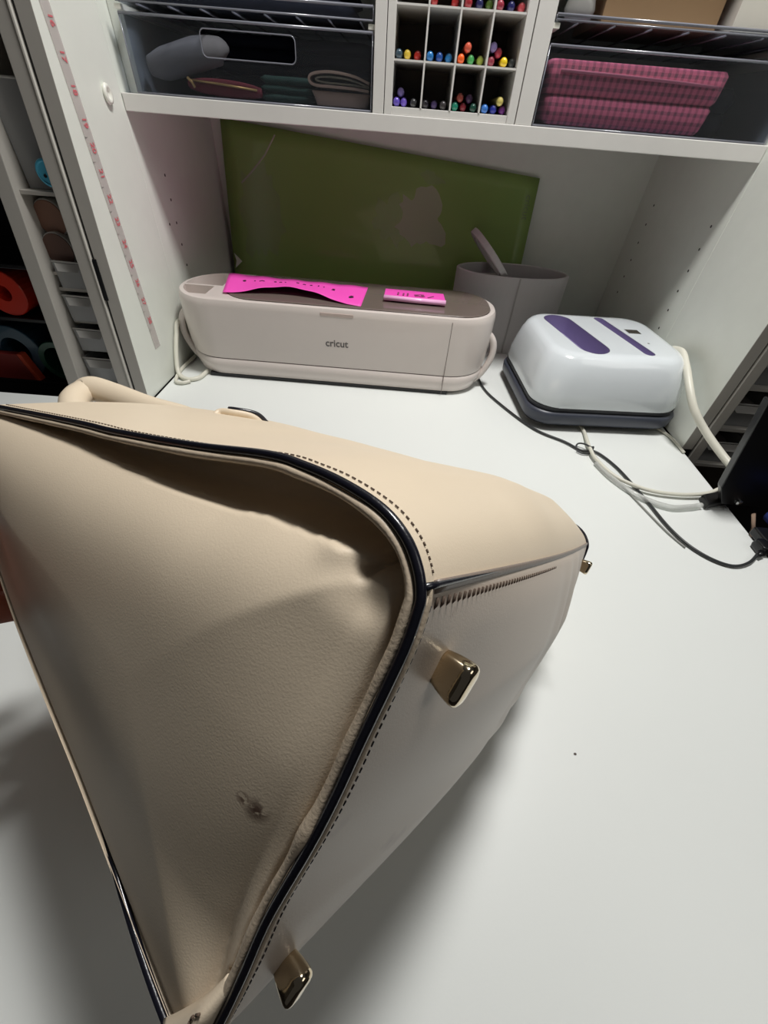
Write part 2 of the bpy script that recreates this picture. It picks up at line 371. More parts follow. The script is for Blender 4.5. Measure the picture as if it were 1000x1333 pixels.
# ---------------- clear totes
def tote(x0, x1, z0, h, y0, y1, label, slot=None, ribs=0):
    t = empty('storage_tote', ((x0 + x1) / 2, y0, z0), label, 'tote')
    X = (x1 - x0) / 2; D = y1 - y0; th = .002
    fr = MB().box(-X, X, 0, th, .0005, h).build('front_wall', 'tote', t)
    if slot:
        a, b_, c, d = slot; w = b_ - a; hh = d - c
        k = MB().loft([[(p[0], yy, p[1]) for p in rrect((a + b_) / 2, (c + d) / 2, w, hh, .006, 0, 5)] for yy in (-.01, .01)]).build('k', 'tote')
        k.location = t.location; dgx = bpy.context.evaluated_depsgraph_get(); dgx.update(); bpy.context.view_layer.update(); cut(fr, k)
        ring = [(p[0], -.0002, p[1]) for p in rrect((a + b_) / 2, (c + d) / 2, w, hh, .006, 0, 5)]
        MB().tube(ring + [ring[0]], .0007, 6, cap=False).build('hand_slot_rim', 'tote_edge', fr, True)
    MB().box(-X, -X + th, th, D, .0005, h).build('side_wall', 'tote', t)
    MB().box(X - th, X, th, D, .0005, h).build('side_wall', 'tote', t)
    MB().box(-X, X, D, D + th, .0005, h).build('back_wall', 'tote', t)
    MB().box(-X + th, X - th, th, D, 0, th).build('base', 'tote', t)
    MB().tube([(-X, -.0005, h), (X, -.0005, h)], .0014, 8).build('rim', 'tote_edge', t, True)
    MB().tube([(-X, -.0005, .001), (X, -.0005, .001)], .0010, 8).build('bottom_edge', 'tote_edge', t, True)
    for s in (-1, 1): MB().tube([(s * X, -.0005, .001), (s * X, -.0005, h)], .0008, 6).build('corner_edge', 'tote_edge', t, True)
    for k in range(ribs):
        xx = -X + (k + .6) * 2 * X / ribs
        MB().tube([(xx, .002, -.0008), (xx, D - .01, -.0008)], .0009, 6).build('rib', 'tote_edge', t, True)
    return t
tote(-.378, -.0625, .3614, .070, .770, 1.06, 'large clear tote left of the organizer with oval hand slot, holding dark fabrics', (-.060, .060, .038, .0625))
tote(.157, .470, .3614, .0725, .770, 1.06, 'large clear tote right of the organizer holding pink checked fabric')
tote(.157, .470, .4530, .005, .770, 1.06, 'low clear ribbed tray above the pink checked fabric, at photo top', None, 7)
tote(-.378, -.0625, .4400, .012, .770, 1.06, 'low clear ribbed tray at the top left of the photo', None, 8)
for (xa, xb, z) in ((-.3812, -.0602, .4385), (.1548, .4752, .4515)):   # runners the upper totes ride on
    for (x0, x1) in ((xa, xa + .008), (xb - .008, xb)):
        cbox(x0, x1, .770, 1.06, z - .0045, z).build('tote_runner', 'plug', cb)

# fabrics in the totes
def folded(name, loc, w, d, h, m, label, amp=.0015, cat='fabric', layers=3):
    t = empty(name, loc, label, cat)
    for k in range(layers):
        z0 = h * k / layers; z1 = h * (k + 1) / layers * .985
        R = []
        for i in range(13):
            x = -w / 2 + w * i / 12; e = .35 + .65 * min(1, min(i, 12 - i) / 1.0)
            R.append([(x, yy + amp * noise.noise(Vector((x * 40, k, yy * 30))), (z0 + z1) / 2 + (zz - (z0 + z1) / 2) * e + amp * noise.noise(Vector((x * 35 + k, yy * 20, 3))))
                      for (yy, zz) in ((0, (z0 + z1) / 2), (.003, z1), (d * .5, z1), (d, z1), (d, z0), (d * .5, z0), (.003, z0))])
        MB().loft(R).build('fold', m, t, smooth=True)
    return t
def soft(name, pts, radii, m, flat, label, cat, up=(0, 0, 1)):
    o = MB().tube(spline(pts, 6), [interp([(i, r) for i, r in enumerate(radii)], k * (len(radii) - 1) / (len(pts) * 6 - 6)) for k in range((len(pts) - 1) * 6 + 1)], 16, flat=flat, up=up).build(name, m, smooth=True)
    return tag(o, label, cat)
folded('folded_fabric', (-.19, .90, .3640), .25, .13, .070, 'navy', 'navy folded fabric filling the back of the left tote', layers=5)
soft('grey_pouch', [(-.366, .800, .389), (-.345, .800, .392), (-.300, .802, .403), (-.268, .805, .408), (-.262, .808, .405)], [.010, .016, .017, .013, .004], 'greyfab', 1.0, 'grey rolled pouch leaning at the left inside the left tote', 'pouch')
mp = empty('zip_pouch', (-.265, .795, .3645), 'maroon flat pouch with brass zip on the left tote floor', 'pouch')
R = []
for i in range(11):
    x = -.048 + .096 * i / 10; e = math.sin(PI * (i + .6) / 11.2) ** .35
    R.append([(x, .011 * math.cos(2 * PI * k / 14), .010 + .009 * e * math.sin(2 * PI * k / 14) + (x + .05) * -.03) for k in range(14)])
MB().loft(R).build('pouch_body', 'maroon', mp, smooth=True)
MB().tube([(-.044, -.0112, .014), (0, -.0120, .0120), (.046, -.0112, .0090)], .0012, 6).build('zip', 'zip', mp, True)
zp = [o for o in bpy.data.objects if o.name == 'zip'][0]
MB().tube([(-.046, -.0135, .016), (-.041, -.0140, .012), (-.038, -.0135, .007)], .0017, 6).build('zip_pull', 'zip', zp, True)
folded('folded_fabric', (-.180, .800, .3640), .075, .05, .026, 'dgreen', 'dark green folded fabric in the middle of the left tote', layers=3)
tf = empty('folded_fabric', (-.108, .786, .3640), 'tan fabric folded over with a looped edge at the right in the left tote', 'fabric')
def loopfold(pts, th, m, nm):
    P = spline([(p[0], 0, p[1]) for p in pts], 6); k = MB(); A = []; B = []
    for i, p in enumerate(P):
        t = (P[min(i + 1, len(P) - 1)] - P[max(i - 1, 0)]).normalized(); nn = Vector((-t.z, 0, t.x)) * th
        A.append(p + nn); B.append(p - nn)
    R = [[a, b, b + Vector((0, .06, 0)), a + Vector((0, .06, 0))] for a, b in zip(A, B)]
    return k.loft(R).build(nm, m, tf, smooth=False, bevel=.0004)
loopfold([(.041, .017), (.02, .0185), (-.01, .019), (-.033, .0195), (-.040, .0245), (-.034, .030), (-.01, .0325), (.02, .030), (.041, .0245)], .0014, 'tan', 'outer_fold')
loopfold([(.041, .0205), (.015, .0220), (-.02, .0225), (-.031, .0250), (-.02, .0275), (.01, .0270), (.041, .0215)], .0009, 'tan2', 'inner_fold')
MB().loft([rrect(.004, .03, .070, .055, .006, .0005), rrect(.004, .03, .076, .056, .006, .008), rrect(.002, .03, .080, .056, .006, .0145)]).build('lower_layer', 'tan', tf, smooth=True, bevel=.001)
# pink checked fabric
def checked():
    m = mat('pink_check', srgb(176, 84, 104), .85, bump=.3, bscale=300); nt = m.node_tree; b = nt.nodes['Principled BSDF']
    tc = nt.nodes.new('ShaderNodeTexCoord'); sep = nt.nodes.new('ShaderNodeSeparateXYZ'); nt.links.new(tc.outputs['Object'], sep.inputs[0])
    fac = []
    for ax, per in (('X', .0088), ('Z', .0085)):
        mu = nt.nodes.new('ShaderNodeMath'); mu.operation = 'MULTIPLY'; mu.inputs[1].default_value = 2 * PI / per
        sn = nt.nodes.new('ShaderNodeMath'); sn.operation = 'SINE'
        gr = nt.nodes.new('ShaderNodeMath'); gr.operation = 'GREATER_THAN'; gr.inputs[1].default_value = .25
        nt.links.new(sep.outputs[ax], mu.inputs[0]); nt.links.new(mu.outputs[0], sn.inputs[0]); nt.links.new(sn.outputs[0], gr.inputs[0]); fac.append(gr)
    ad = nt.nodes.new('ShaderNodeMath'); ad.operation = 'ADD'; nt.links.new(fac[0].outputs[0], ad.inputs[0]); nt.links.new(fac[1].outputs[0], ad.inputs[1])
    hf = nt.nodes.new('ShaderNodeMath'); hf.operation = 'MULTIPLY'; hf.inputs[1].default_value = .5; nt.links.new(ad.outputs[0], hf.inputs[0])
    mx = nt.nodes.new('ShaderNodeMix'); mx.data_type = 'RGBA'; mx.inputs[6].default_value = srgb(222, 112, 136); mx.inputs[7].default_value = srgb(134, 78, 92)
    nt.links.new(hf.outputs[0], mx.inputs[0]); nt.links.new(mx.outputs[2], b.inputs['Base Color']); return m
M['check'] = checked(); M['pink_hem'] = mat('pink_hem', srgb(214, 128, 148), .8)
cf = empty('folded_fabric', (.279, .778, .3645), 'pink and burgundy checked fabric bundle filling the right clear tote', 'fabric')
for (za, zb, w0, w1, yo) in ((.0002, .0285, .212, .222, .001), (.0288, .0600, .224, .230, 0)):
    MB().loft([rrect(0, .06, w0 - .006, .112 - yo, .008, za), rrect(0, .06, w0, .118 - yo, .009, za + .004), rrect(0, .06, (w0 + w1) / 2, .120 - yo, .009, (za + zb) / 2), rrect(0, .06, w1, .118 - yo, .009, zb - .004), rrect(0, .06, w1 - .006, .112, .008, zb)]).build('fold', 'check', cf, smooth=True)
MB().tube([(-.100, .0005, .050), (-.03, -.0008, .049), (.05, -.0005, .0475), (.104, .001, .046)], .0016, 6).build('fabric_hem', 'pink_hem', cf, True)
folded('folded_fabric', (.418, .86, .3645), .07, .10, .0520, 'navy', 'dark navy fabric at the right end of the right tote', layers=2)
# things in the upper totes
def cardbox(name, x0, x1, y0, y1, z0, z1, m, label, rz=0):
    cx, cy = (x0 + x1) / 2, (y0 + y1) / 2
    t = empty(name, (cx, cy, z0), label, 'box', rz=rz)
    MB().box(x0 - cx, x1 - cx, y0 - cy, y1 - cy, 0, (z1 - z0) * .8).build('box_base', m, t, bevel=.0008)
    MB().box(x0 - cx - .001, x1 - cx + .001, y0 - cy - .001, y1 - cy + .001, (z1 - z0) * .8 + .0002, z1 - z0).build('box_lid', m, t, bevel=.0008)
    return t
cardbox('cardboard_box', .215, .355, .790, .92, .4555, .5200, 'card', 'brown cardboard box on the upper right tray at the photo top')
wb = cardbox('white_carton', .366, .462, .774, .90, .4555, .5100, 'whitebox', 'white carton with a red mark on the upper right tray')
MB().box(.030, .043, -.0639, -.0632, .012, .020).build('red_mark', 'redmark', wb)
pk = MB().loft([[(.1885 + r * math.cos(2 * PI * k / 16), .80 + r * .5 * math.sin(2 * PI * k / 16), .4556 + z) for k in range(16)] for (r, z) in ((.006, 0), (.016, .003), (.019, .011), (.016, .021), (.008, .028), (.006, .036))]).build('plastic_pouch', 'lip_white', smooth=True)
tag(pk, 'crumpled pale plastic bag at the left end of the upper right tray', 'bag')
folded('folded_fabric', (-.22, .80, .4430), .26, .12, .05, 'navy', 'dark folded fabric on the upper left tray above the hand slot', layers=3)

# ================================================================ WINGS (opened cabinet doors)
def lean(x, y, z): return (x, y + .12 * z, z)
lw = empty('cabinet_wing', (-.41, .66, -.75), 'left cabinet wing with grey frame edge and red numbered tape on its white inner face', 'cabinet wing')
def wbox(root, x0, x1, y0, y1, z0, z1, fn=None):
    L = root.location; m = MB(); m.box(x0, x1, y0, y1, z0, z1, fn)
    m.v = [(a - L.x, b - L.y, c - L.z) for a, b, c in m.v]; return m
def lq(y_front):  # front edge leaning back a little, rear edge upright
    return lambda x, y, z: (x, y + (.12 * z if y < .62 else 0), z)
ZB = -.30
wbox(lw, -.4000, -.4172, .585, .7645, -.0005, .60, lq(0)).build('inner_panel', 'white', lw, bevel=.0006)
wbox(lw, -.4172, -.4000, .5845, .5850, -.0005, .60, lambda x, y, z: (x, y + .12 * z - .0003, z)).build('front_edge', 'frame', lw)
wbox(lw, -.4212, -.4180, .5870, .74, ZB, .60, lean).build('hinge_gap', 'dark', lw)
wbox(lw, -.4240, -.4214, .5825, .74, ZB, .60, lean).build('lit_edge_strip', 'frame_lit', lw, bevel=.0005)  # strip with the edge highlight put into its colour
wbox(lw, -.4430, -.4242, .5840, .74, ZB, .60, lean).build('frame_stile', 'frame', lw, bevel=.001)
wbox(lw, -.4205, -.4150, .5828, .5845, .148, .198, lean).build('hinge_notch', 'black', lw, bevel=.0004)
# outer stile left of the bins and inner shelf boards
def stile2(x, y, z): return (x + (-.012 if z < .1 else .010), y + .12 * z, z)
wbox(lw, -.5200, -.4990, .5840, .72, ZB, .60, lambda x, y, z: (x + .048 * (z - .15), y + .12 * z, z)).build('frame_stile', 'frame', lw, bevel=.001)
wbox(lw, -.526, -.4430, .745, .755, ZB, .65, lambda x, y, z: (x, y + .03, z)).build('wing_back', 'bind', lw)
# measuring tape
tp = empty('measuring_tape', (-.3996, .659, .10), 'clear measuring tape with red upside numbers stuck along the left wing', 'measuring tape')
tp['label'] = 'translucent measuring tape with red numerals stuck down the left cabinet wing'
def tb(y0, y1, z0, z1): return MB().box(0, .0004, y0 - .659, y1 - .659, z0 - .10, z1 - .10)
tb(.6490, .6660, .06, .56).build('tape_strip', 'tape', tp)
for i, z in enumerate((.332, .309, .284, .258, .233, .207, .182, .157, .131, .103)):
    s = str(19 + i)
    mw = Matrix.Translation((.0006, 0, z - .10)) @ frame_m((0, 0, 0), (0, 0, -1), (0, 1, 0))
    text('numeral', s, .0105, 'red', tp, mw, bold=.0002)
    tb(.6490, .6535, z - .0132, z - .0128).build('tick_mark', 'logo', tp).location = (.0002, 0, 0)
for i, z in enumerate((.360, .386, .412, .437)):
    mw = Matrix.Translation((.0006, 0, z - .10)) @ frame_m((0, 0, 0), (0, 0, -1), (0, 1, 0))
    text('numeral', str(18 - i), .0105, 'red', tp, mw, bold=.0002)

rw = empty('cabinet_wing', (.49, .66, -.75), 'right cabinet wing with white inner face and grey frame edge beside the heat press', 'cabinet wing')
wbox(rw, .4760, .4925, .577, .7645, -.0005, .60).build('inner_panel', 'white', rw, bevel=.0006)
wbox(rw, .4760, .4925, .5762, .5768, -.0005, .60).build('front_edge', 'frame', rw)
wbox(rw, .4930, .4955, .579, .74, ZB, .60).build('hinge_gap', 'dark', rw)
wbox(rw, .4957, .5120, .5745, .74, ZB, .60).build('frame_stile', 'frame', rw, bevel=.001)
wbox(rw, .5125, .70, .745, .755, ZB, .60).build('wing_back', 'bind', rw)
wbox(rw, .690, .705, .5745, .74, ZB, .60).build('frame_stile', 'frame', rw, bevel=.001)

# ---------------- small clear bins
def small_bin(x0, x1, y0, y1, z0, h, label, group=None, lip=True):
    t = empty('clear_bin', ((x0 + x1) / 2, y0, z0), label, 'bin', group)
    X = (x1 - x0) / 2; D = y1 - y0; e = .0015
    MB().box(-X, X, 0, e, 0, h).build('front_wall', 'bin', t)
    MB().box(-X, -X + e, e, D, 0, h).build('side_wall', 'bin', t); MB().box(X - e, X, e, D, 0, h).build('side_wall', 'bin', t)
    MB().box(-X + e, X - e, e, D, 0, e).build('base', 'bin', t); MB().box(-X, X, D, D + e, 0, h).build('back_wall', 'bin', t)
    MB().tube([(-X, -.0005, h), (X, -.0005, h)], .0013, 8).build('rim', 'lip_white', t, True)
    if lip:
        MB().add([(-X * .8, -.001, h * .95), (X * .8, -.001, h * .95), (X * .6, -.007, h * .70), (-X * .6, -.007, h * .70),
                  (-X * .8, -.0022, h * .95), (X * .8, -.0022, h * .95), (X * .6, -.008, h * .70), (-X * .6, -.008, h * .70)],
                 [(0, 1, 2, 3), (7, 6, 5, 4), (0, 4, 5, 1), (2, 6, 7, 3), (1, 5, 6, 2), (3, 7, 4, 0)]).build('scoop_lip', 'lip_white', t)
    return t
small_bin(.516, .600, .60, .70, .105, .038, 'clear bin beside the right frame, topmost of three')
small_bin(.516, .600, .60, .70, .035, .038, 'clear bin beside the right frame, middle of three')
small_bin(.516, .600, .60, .70, -.035, .038, 'clear bin beside the right frame, lowest, behind the cord')
for z, w in ((.110, 'topmost'), (.040, 'middle'), (-.030, 'lowest')):
    o = MB().loft([rrect(.558, .65, .06, .06, .01, z), rrect(.558, .65, .064, .07, .01, z + .012), rrect(.558, .65, .05, .05, .01, z + .022)]).build('craft_pack', 'paper_in' if w != 'topmost' else 'dark', smooth=True)
    tag(o, {'topmost': 'dark soft pack inside the topmost right-hand clear bin', 'middle': 'pale soft pack inside the middle right-hand clear bin', 'lowest': 'pale soft pack inside the lowest right-hand clear bin'}[w], 'pack')
# shelves that carry them
for z in (.1035, .0335, -.0365):
    wbox(rw, .5126, .6895, .59, .7445, z - .004, z + .0013).build('bin_shelf', 'frame', rw)

YB = .612
small_bin(-.490, -.4455, YB + .03, .72, .2655, .10, 'clear bin with grey contents at the top left beside the frame', lip=False)
small_bin(-.492, -.4455, YB + .012, .72, .153, .034, 'small clear bin below the brown discs at the left')
small_bin(-.495, -.4455, YB + .008, .72, .108, .036, 'clear bin with a maroon strip at the left')
small_bin(-.499, -.4455, YB + .004, .72, .064, .034, 'clear bin with a violet piece at the left')
small_bin(-.502, -.4455, YB, .72, .014, .040, 'lowest clear bin at left, just above the handbag handle')
for z in (.2640, .1720, .1515, .1065, .0625, .0125):
    wbox(lw, -.499, -.4432, .625, .7745, z - .003, z + .0012).build('bin_shelf', 'frame', lw)
o = MB().loft([rrect(-.469, .69, .030, .03, .006, .2675), rrect(-.469, .69, .034, .04, .008, .31), rrect(-.469, .69, .026, .03, .006, .355)]).build('grey_cloth', 'greydisc', smooth=True)
tag(o, 'dark grey cloth in the top left clear bin', 'cloth')
# cyan round cap
cy = empty('tape_dispenser', (-.4490, .627, .284), 'cyan round plastic disc with a small hole at the left frame', 'dispenser')
def disc(r0, y, r, z=0, n=28): return [(r0 + r * math.cos(2 * PI * k / n), y, z + r * math.sin(2 * PI * k / n)) for k in range(n)]
MB().loft([disc(0, .010, .0135), disc(0, .002, .0145), disc(0, 0, .0135), disc(0, -.0005, .0115), disc(0, .0010, .0110)]).build('disc_body', 'cyan', cy, smooth=False, bevel=.0004)
MB().loft([disc(-.004, -.0002, .0018, -.003, 12), disc(-.004, .0008, .0018, -.003, 12)]).build('hole', 'dark', cy)
# brown discs
def ribbon_roll(x, y, z, r, m, label, side='lip_white'):
    t = empty('ribbon_roll', (x, y, z), label, 'roll')
    MB().loft([disc(0, .018, r), disc(0, .001, r), disc(0, 0, r * .97)]).build('spool_wall', side, t, smooth=False)
    MB().loft([disc(0, .0002, r * .93), disc(0, -.0008, r * .93), disc(0, -.0012, r * .9)]).build('spool_face', m, t)
    t.rotation_euler = (0, 0, 0); return t
ribbon_roll(-.4790, .640, .2345, .0215, 'brown', 'brown round roll in a pale surround at left, upper of two')
ribbon_roll(-.4800, .632, .1990, .0215, 'brown_d', 'darker brown round roll at left, lower of two')
# maroon strip and violet piece
tag(MB().box(-.490, -.455, .632, .70, .110, .121).build('card_pack', 'maroon', bevel=.001), 'maroon card pack in the small clear bin at left', 'card pack')
tag(MB().box(-.468, -.449, .640, .70, .066, .088).build('spool_box', 'violet', bevel=.002), 'violet box at the right end of a left clear bin', 'box')
# ---------------- dark rack far left
rk = empty('roll_rack', (-.62, .70, -.75), 'black rack of vinyl rolls at the far left edge of the photo', 'rack')
def kb(x0, x1, y0, y1, z0, z1): return MB().box(x0 + .62, x1 + .62, y0 - .70, y1 - .70, z0 + .75, z1 + .75)
kb(-.90, -.530, .800, .81, -.75, .60).build('rack_back', 'black', rk)
for z in (.172, .095, -.014): kb(-.90, -.530, .645, .799, z - .006, z).build('rack_shelf', 'black', rk, bevel=.001)
kb(-.90, -.530, .645, .799, -.75, -.0202).build('rack_base', 'black', rk)
def vroll(x, y0, z, r, m, label, L=.12, wall=.6):
    t = empty('vinyl_roll', (x, y0, z), label, 'roll')
    def c(rr, y): return [(rr * math.cos(2 * PI * k / 32), y, rr * math.sin(2 * PI * k / 32)) for k in range(32)]
    MB().loft([c(r * .97, L), c(r, L - .001), c(r, .001), c(r * .97, 0), c(r * wall, 0), c(r * wall, L)], cap0=False, cap1=False).build('roll_sheet', m, t, smooth=False)
    return t
vroll(-.612, .650, .129, .033, 'redroll', 'glossy red vinyl roll at the far left edge', wall=.35)
vroll(-.566, .690, .118, .022, 'greydisc', 'grey roll end right of the red vinyl roll', wall=.1)
vroll(-.655, .660, .0302, .044, 'blueroll', 'blue vinyl roll below the red one at the far left', wall=.55)
vroll(-.583, .656, .0202, .034, 'greenroll', 'green hollow vinyl roll at left, right of the orange box', wall=.72)
ob = empty('orange_box', (-.668, .6455, -.0138), 'red box with orange edge at the far left below the rolls', 'box')
MB().box(-.06, .034, 0, .012, 0, .046, lambda x, y, z: (x - .25 * z * (x > 0), y, z)).build('box_face', 'rackred', ob, bevel=.001)
MB().box(.0345, .042, 0, .013, 0, .0465, lambda x, y, z: (x - .25 * z, y, z)).build('box_edge', 'orange', ob, bevel=.001)

# ================================================================ GREEN MAT
mt = empty('cutting_mat', (-.06, 1.03, 0.0), 'green cutting mat with peeling pale film patch, leaning on cubby back wall', 'cutting mat')
# top-left clipped only by the shelf; a thin bent sheet leaning on the back panel
TL, TR, BL, BR = Vector((-.377, 1.070, .338)), Vector((.2570, 1.070, .2875)), Vector((-.394, 1.035, .002)), Vector((.2600, 1.030, .002))
def matpt(u, v, off=0.):
    p = TL * (1 - u) * (1 - v) + TR * u * (1 - v) + BL * (1 - u) * v + BR * u * v
    p.y += .010 * math.sin(PI * u) * v * (1 - v) * 4 * .6 - off; return p - mt.location
MB().grid(lambda u, v: matpt(u, v), 24, 12).build('mat_sheet', mat('mat_green', srgb(132, 158, 84), .32, var=.06, scale=8, coat=.25), mt, smooth=True, solid=.0012)
def blob(u0, v0, ru, rv, seed, m, nm, off):
    c = MB(); pts = []
    for k in range(40):
        a = 2 * PI * k / 40; rr = 1 + .55 * noise.noise(Vector((math.cos(a) * 1.6 + seed, math.sin(a) * 1.6, seed))) + .38 * noise.noise(Vector((math.cos(a) * 5, math.sin(a) * 5, seed)))
        pts.append((u0 + ru * rr * math.cos(a), v0 + rv * rr * math.sin(a)))
    vs = [matpt(u0, v0, off)] + [matpt(u, v, off) for u, v in pts]
    c.add(vs, [(0, k + 1, (k + 1) % 40 + 1) for k in range(40)]); return c.build(nm, m, mt)
M['film'] = clear('film_residue', (.95, .96, .95), .08, haze=.55, hazecol=(.62, .62, .48))
M['film2'] = clear('film_residue_faint', (.97, .97, .97), .05, haze=.12, hazecol=(.6, .62, .48))
blob(.645, .34, .085, .155, 3.1, 'film', 'film_residue', .0012)
blob(.545, .36, .060, .13, 8.2, 'film2', 'film_residue', .0011)
blob(.66, .10, .035, .03, 5.2, 'film2', 'film_residue', .0011)
blob(.10, .45, .07, .24, 1.7, 'film2', 'film_residue', .0010)
def mstrip(pts, r, m, nm): return MB().tube([matpt(u, v, .0014) for u, v in pts], r, 6, flat=.3, up=(0, 1, 0)).build(nm, m, mt)
mstrip([(.165, .03), (.13, .13), (.085, .22), (.05, .28)], .0016, 'film', 'film_crease')
# white corner arrow and small print on the right edge
MB().add([matpt(u, v, .0012) for u, v in ((.004, .655), (.030, .700), (.004, .745), (.010, .700))], [(0, 1, 3), (3, 1, 2)]).build('corner_arrow', 'plug', mt)
M['matprint'] = mat('mat_print', srgb(120, 134, 96), .5)
pr0 = matpt(.977, .17, .0014); xa = matpt(.977, .30, .0014) - pr0; ya = matpt(.99, .17, .0014) - pr0
text('mat_print', 'cricut', .018, 'matprint', mt, frame_m(pr0, xa, ya))

# ================================================================ CUTTING MACHINE
cm = empty('cutting_machine', (-.109, .763, 0), 'long pale beige cutting machine with taupe lid and open tool tray', 'cutting machine')
W_, D_ = .548, .155
def ring(w, d, r, z, ox=0, oy=0): return rrect(ox, oy, w, d, r, z, 12)
MB().loft([ring(W_ - .045, D_ - .030, .05, .0025), ring(W_ - .028, D_ - .012, .06, .007), ring(W_ - .012, D_ - .004, .070, .022), ring(W_ - .008, D_ - .002, .072, .0355)]).build('lower_shell', 'cutter', cm, smooth=True)
MB().loft([ring(W_ - .012, D_ - .006, .070, .0350), ring(W_ - .012, D_ - .006, .070, .0376)]).build('shell_seam', 'seam', cm)
body = MB().loft([ring(W_ - .010, D_ - .004, .071, .0372), ring(W_ - .004, D_ - .001, .073, .055), ring(W_, D_, .0745, .085), ring(W_, D_, .0745, .122), ring(W_ - .002, D_ - .002, .074, .1285), ring(W_ - .007, D_ - .006, .072, .1325), ring(W_ - .014, D_ - .013, .069, .1335)]).build('upper_shell', 'cutter', cm, smooth=False)
bpy.context.view_layer.update()
# lid recess and tool tray pockets
def pocket(x0, x1, y0, y1, r, z0, z1):
    k = MB().loft([rrect((x0 + x1) / 2, (y0 + y1) / 2, x1 - x0, y1 - y0, r, z, 8) for z in (z0, z1)]).build('k', 'cutter'); k.location = cm.location
    bpy.context.view_layer.update(); return k
cut(body, pocket(-.190, .262, -.068, .072, .058, .1295, .16))
def clip_pocket(ins, xa, ya, yb, z0):
    P = [p for p in rrect(0, 0, W_ - ins, D_ - ins, .0745 - ins / 2, 0, 40)]
    Q = []
    for p in P:
        x, y = min(p[0], xa), max(ya, min(yb, p[1]))
        if not Q or (abs(Q[-1][0] - x) + abs(Q[-1][1] - y)) > 1e-5: Q.append((x, y))
    # drop points squeezed onto the clip lines outside the outline
    Q2 = []
    for i, q in enumerate(Q):
        if q[0] <= xa + 1e-9: Q2.append(q)
    import itertools
    xs = [q for q in Q2 if q[0] < xa - 1e-6]
    lo = min(xs, key=lambda q: (q[1], -q[0])); 
    Q3 = sorted([q for q in xs if ya < q[1] < yb], key=lambda q: -q[1])
    f = lambda yy: min(Q3, key=lambda q: abs(q[1] - yy))[0]
    poly = [(xa, yb), (f(yb) , yb)] + Q3 + [(f(ya), ya), (xa, ya)]
    k = MB().loft([[(x, y, z) for x, y in poly] for z in (z0, .16)]).build('k', 'cutter'); k.location = cm.location
    bpy.context.view_layer.update(); return k
cut(body, clip_pocket(.020, -.200, -.006, .064, .088))
cut(body, clip_pocket(.020, -.212, -.054, -.012, .100))
for p in body.data.polygons: p.use_smooth = abs(p.normal.z) < .5 and p.center.z > .0 and (abs(p.center.y) > .072 or abs(p.center.x) > .255)
MB().loft([rrect(.036, .002, .450, .138, .057, .1297, 12), rrect(.036, .002, .450, .138, .057, .1345, 12), rrect(.036, .002, .446, .134, .055, .1355, 12)]).build('lid', 'lid', cm, bevel=.0004)
MB().box(-.020, .034, -.0780, -.0765, .1225, .1275).build('lid_pull', 'cutter_in', body, bevel=.0006)
MB().box(.1935, .1945, -.0776, -.0768, .004, .128).build('shell_seam', 'seam', cm)
MB().box(-.228, .205, -.0715, -.05, .0005, .0062).build('gap_shade_strip', 'dark', cm)  # dark strip painting the shade in the gap under the machine
for sx in (-.2, .2):
    MB().box(sx - .01, sx + .01, .03, .05, 0, .003).build('foot', 'dark', cm)
text('logo', 'cricut', .0165, 'logo', body, frame_m((.006, -.0776, .0790), (1, 0, 0), (0, 0, 1)), bold=.0003)
# curved side cap visible at both ends
for s in (-1, 1):
    MB().tube(spline([(s * .262, -.020, .100), (s * .278, -.022, .082), (s * .280, -.024, .055), (s * .268, -.026, .026), (s * .252, -.028, .010)], 5), .006, 8).build('end_guard', 'cutter', cm, True)

# pink notes on the lid
n1 = empty('paper_label', (-.192, .775, .1356), 'long pink paper strip with black handwriting, its front edge arched, on the machine lid', 'label')
def n1p(u, v):
    x = (-.102 + .229 * u) * (1 - v) + (-.126 + .256 * u) * v
    arch = math.sin(PI * min(1, max(0, (u - .06) / .84))) ** 1.2
    yf = -.060 + .016 * arch - .012 * u * u; yb = .046 - .014 * u
    y = yf + (yb - yf) * v
    z = .0008 + .012 * arch * (1 - v) ** 1.5 + .0006 * math.sin(u * 30)
    return Vector((x, y, z))
MB().grid(n1p, 40, 8).build('label_strip', 'pink', n1, smooth=True, solid=.0003)
def scribble(fn, u, v, glyph, s, par, m='ink', r=.0011):
    pts = [fn(u + gx * s, v + gy * s * 2.6) + Vector((0, 0, .0006)) for gx, gy in glyph]
    MB().tube(spline(pts, 3) if len(pts) > 2 else pts, r, 5, flat=.4, up=(0, 0, 1)).build('pen_stroke', m, par)
G = {'3': [(0, 1), (.6, 1), (.3, .6), (.7, .3), (.3, 0), (0, .1)], 'i': [(0, 0), (.05, .6)], 'n': [(0, 0), (0, .6), (.4, .6), (.45, 0)], 'x': [(0, 0), (.6, .7)], 'y': [(.6, 0), (0, .7)], 's': [(.5, .7), (0, .5), (.5, .2), (0, 0)], '8': [(.5, 1), (0, .7), (.5, .3), (.1, 0), (0, .4), (.5, .8)], '1': [(0, 0), (.05, 1)], '2': [(0, .8), (.4, 1), (.6, .7), (0, 0), (.7, .05)]}
for (g, u, v, s) in (('8', .12, .60, .030), ('i', .20, .62, .026), ('x', .235, .60, .030), ('y', .255, .60, .026), ('s', .34, .62, .028), ('n', .38, .62, .026), ('i', .42, .62, .026), ('x', .50, .66, .026), ('y', .50, .66, .026), ('n', .55, .62, .028), ('s', .60, .62, .026), ('1', .66, .60, .026), ('i', .70, .60, .022), ('2', .76, .56, .030), ('8', .90, .30, .034), ('3', .905, .32, .030)):
    scribble(n1p, u, v, G[g], s, n1)
n2 = empty('paper_label', (.023, .775, .1356), 'short pink folded label with faded numbers on the right half of the lid', 'label')
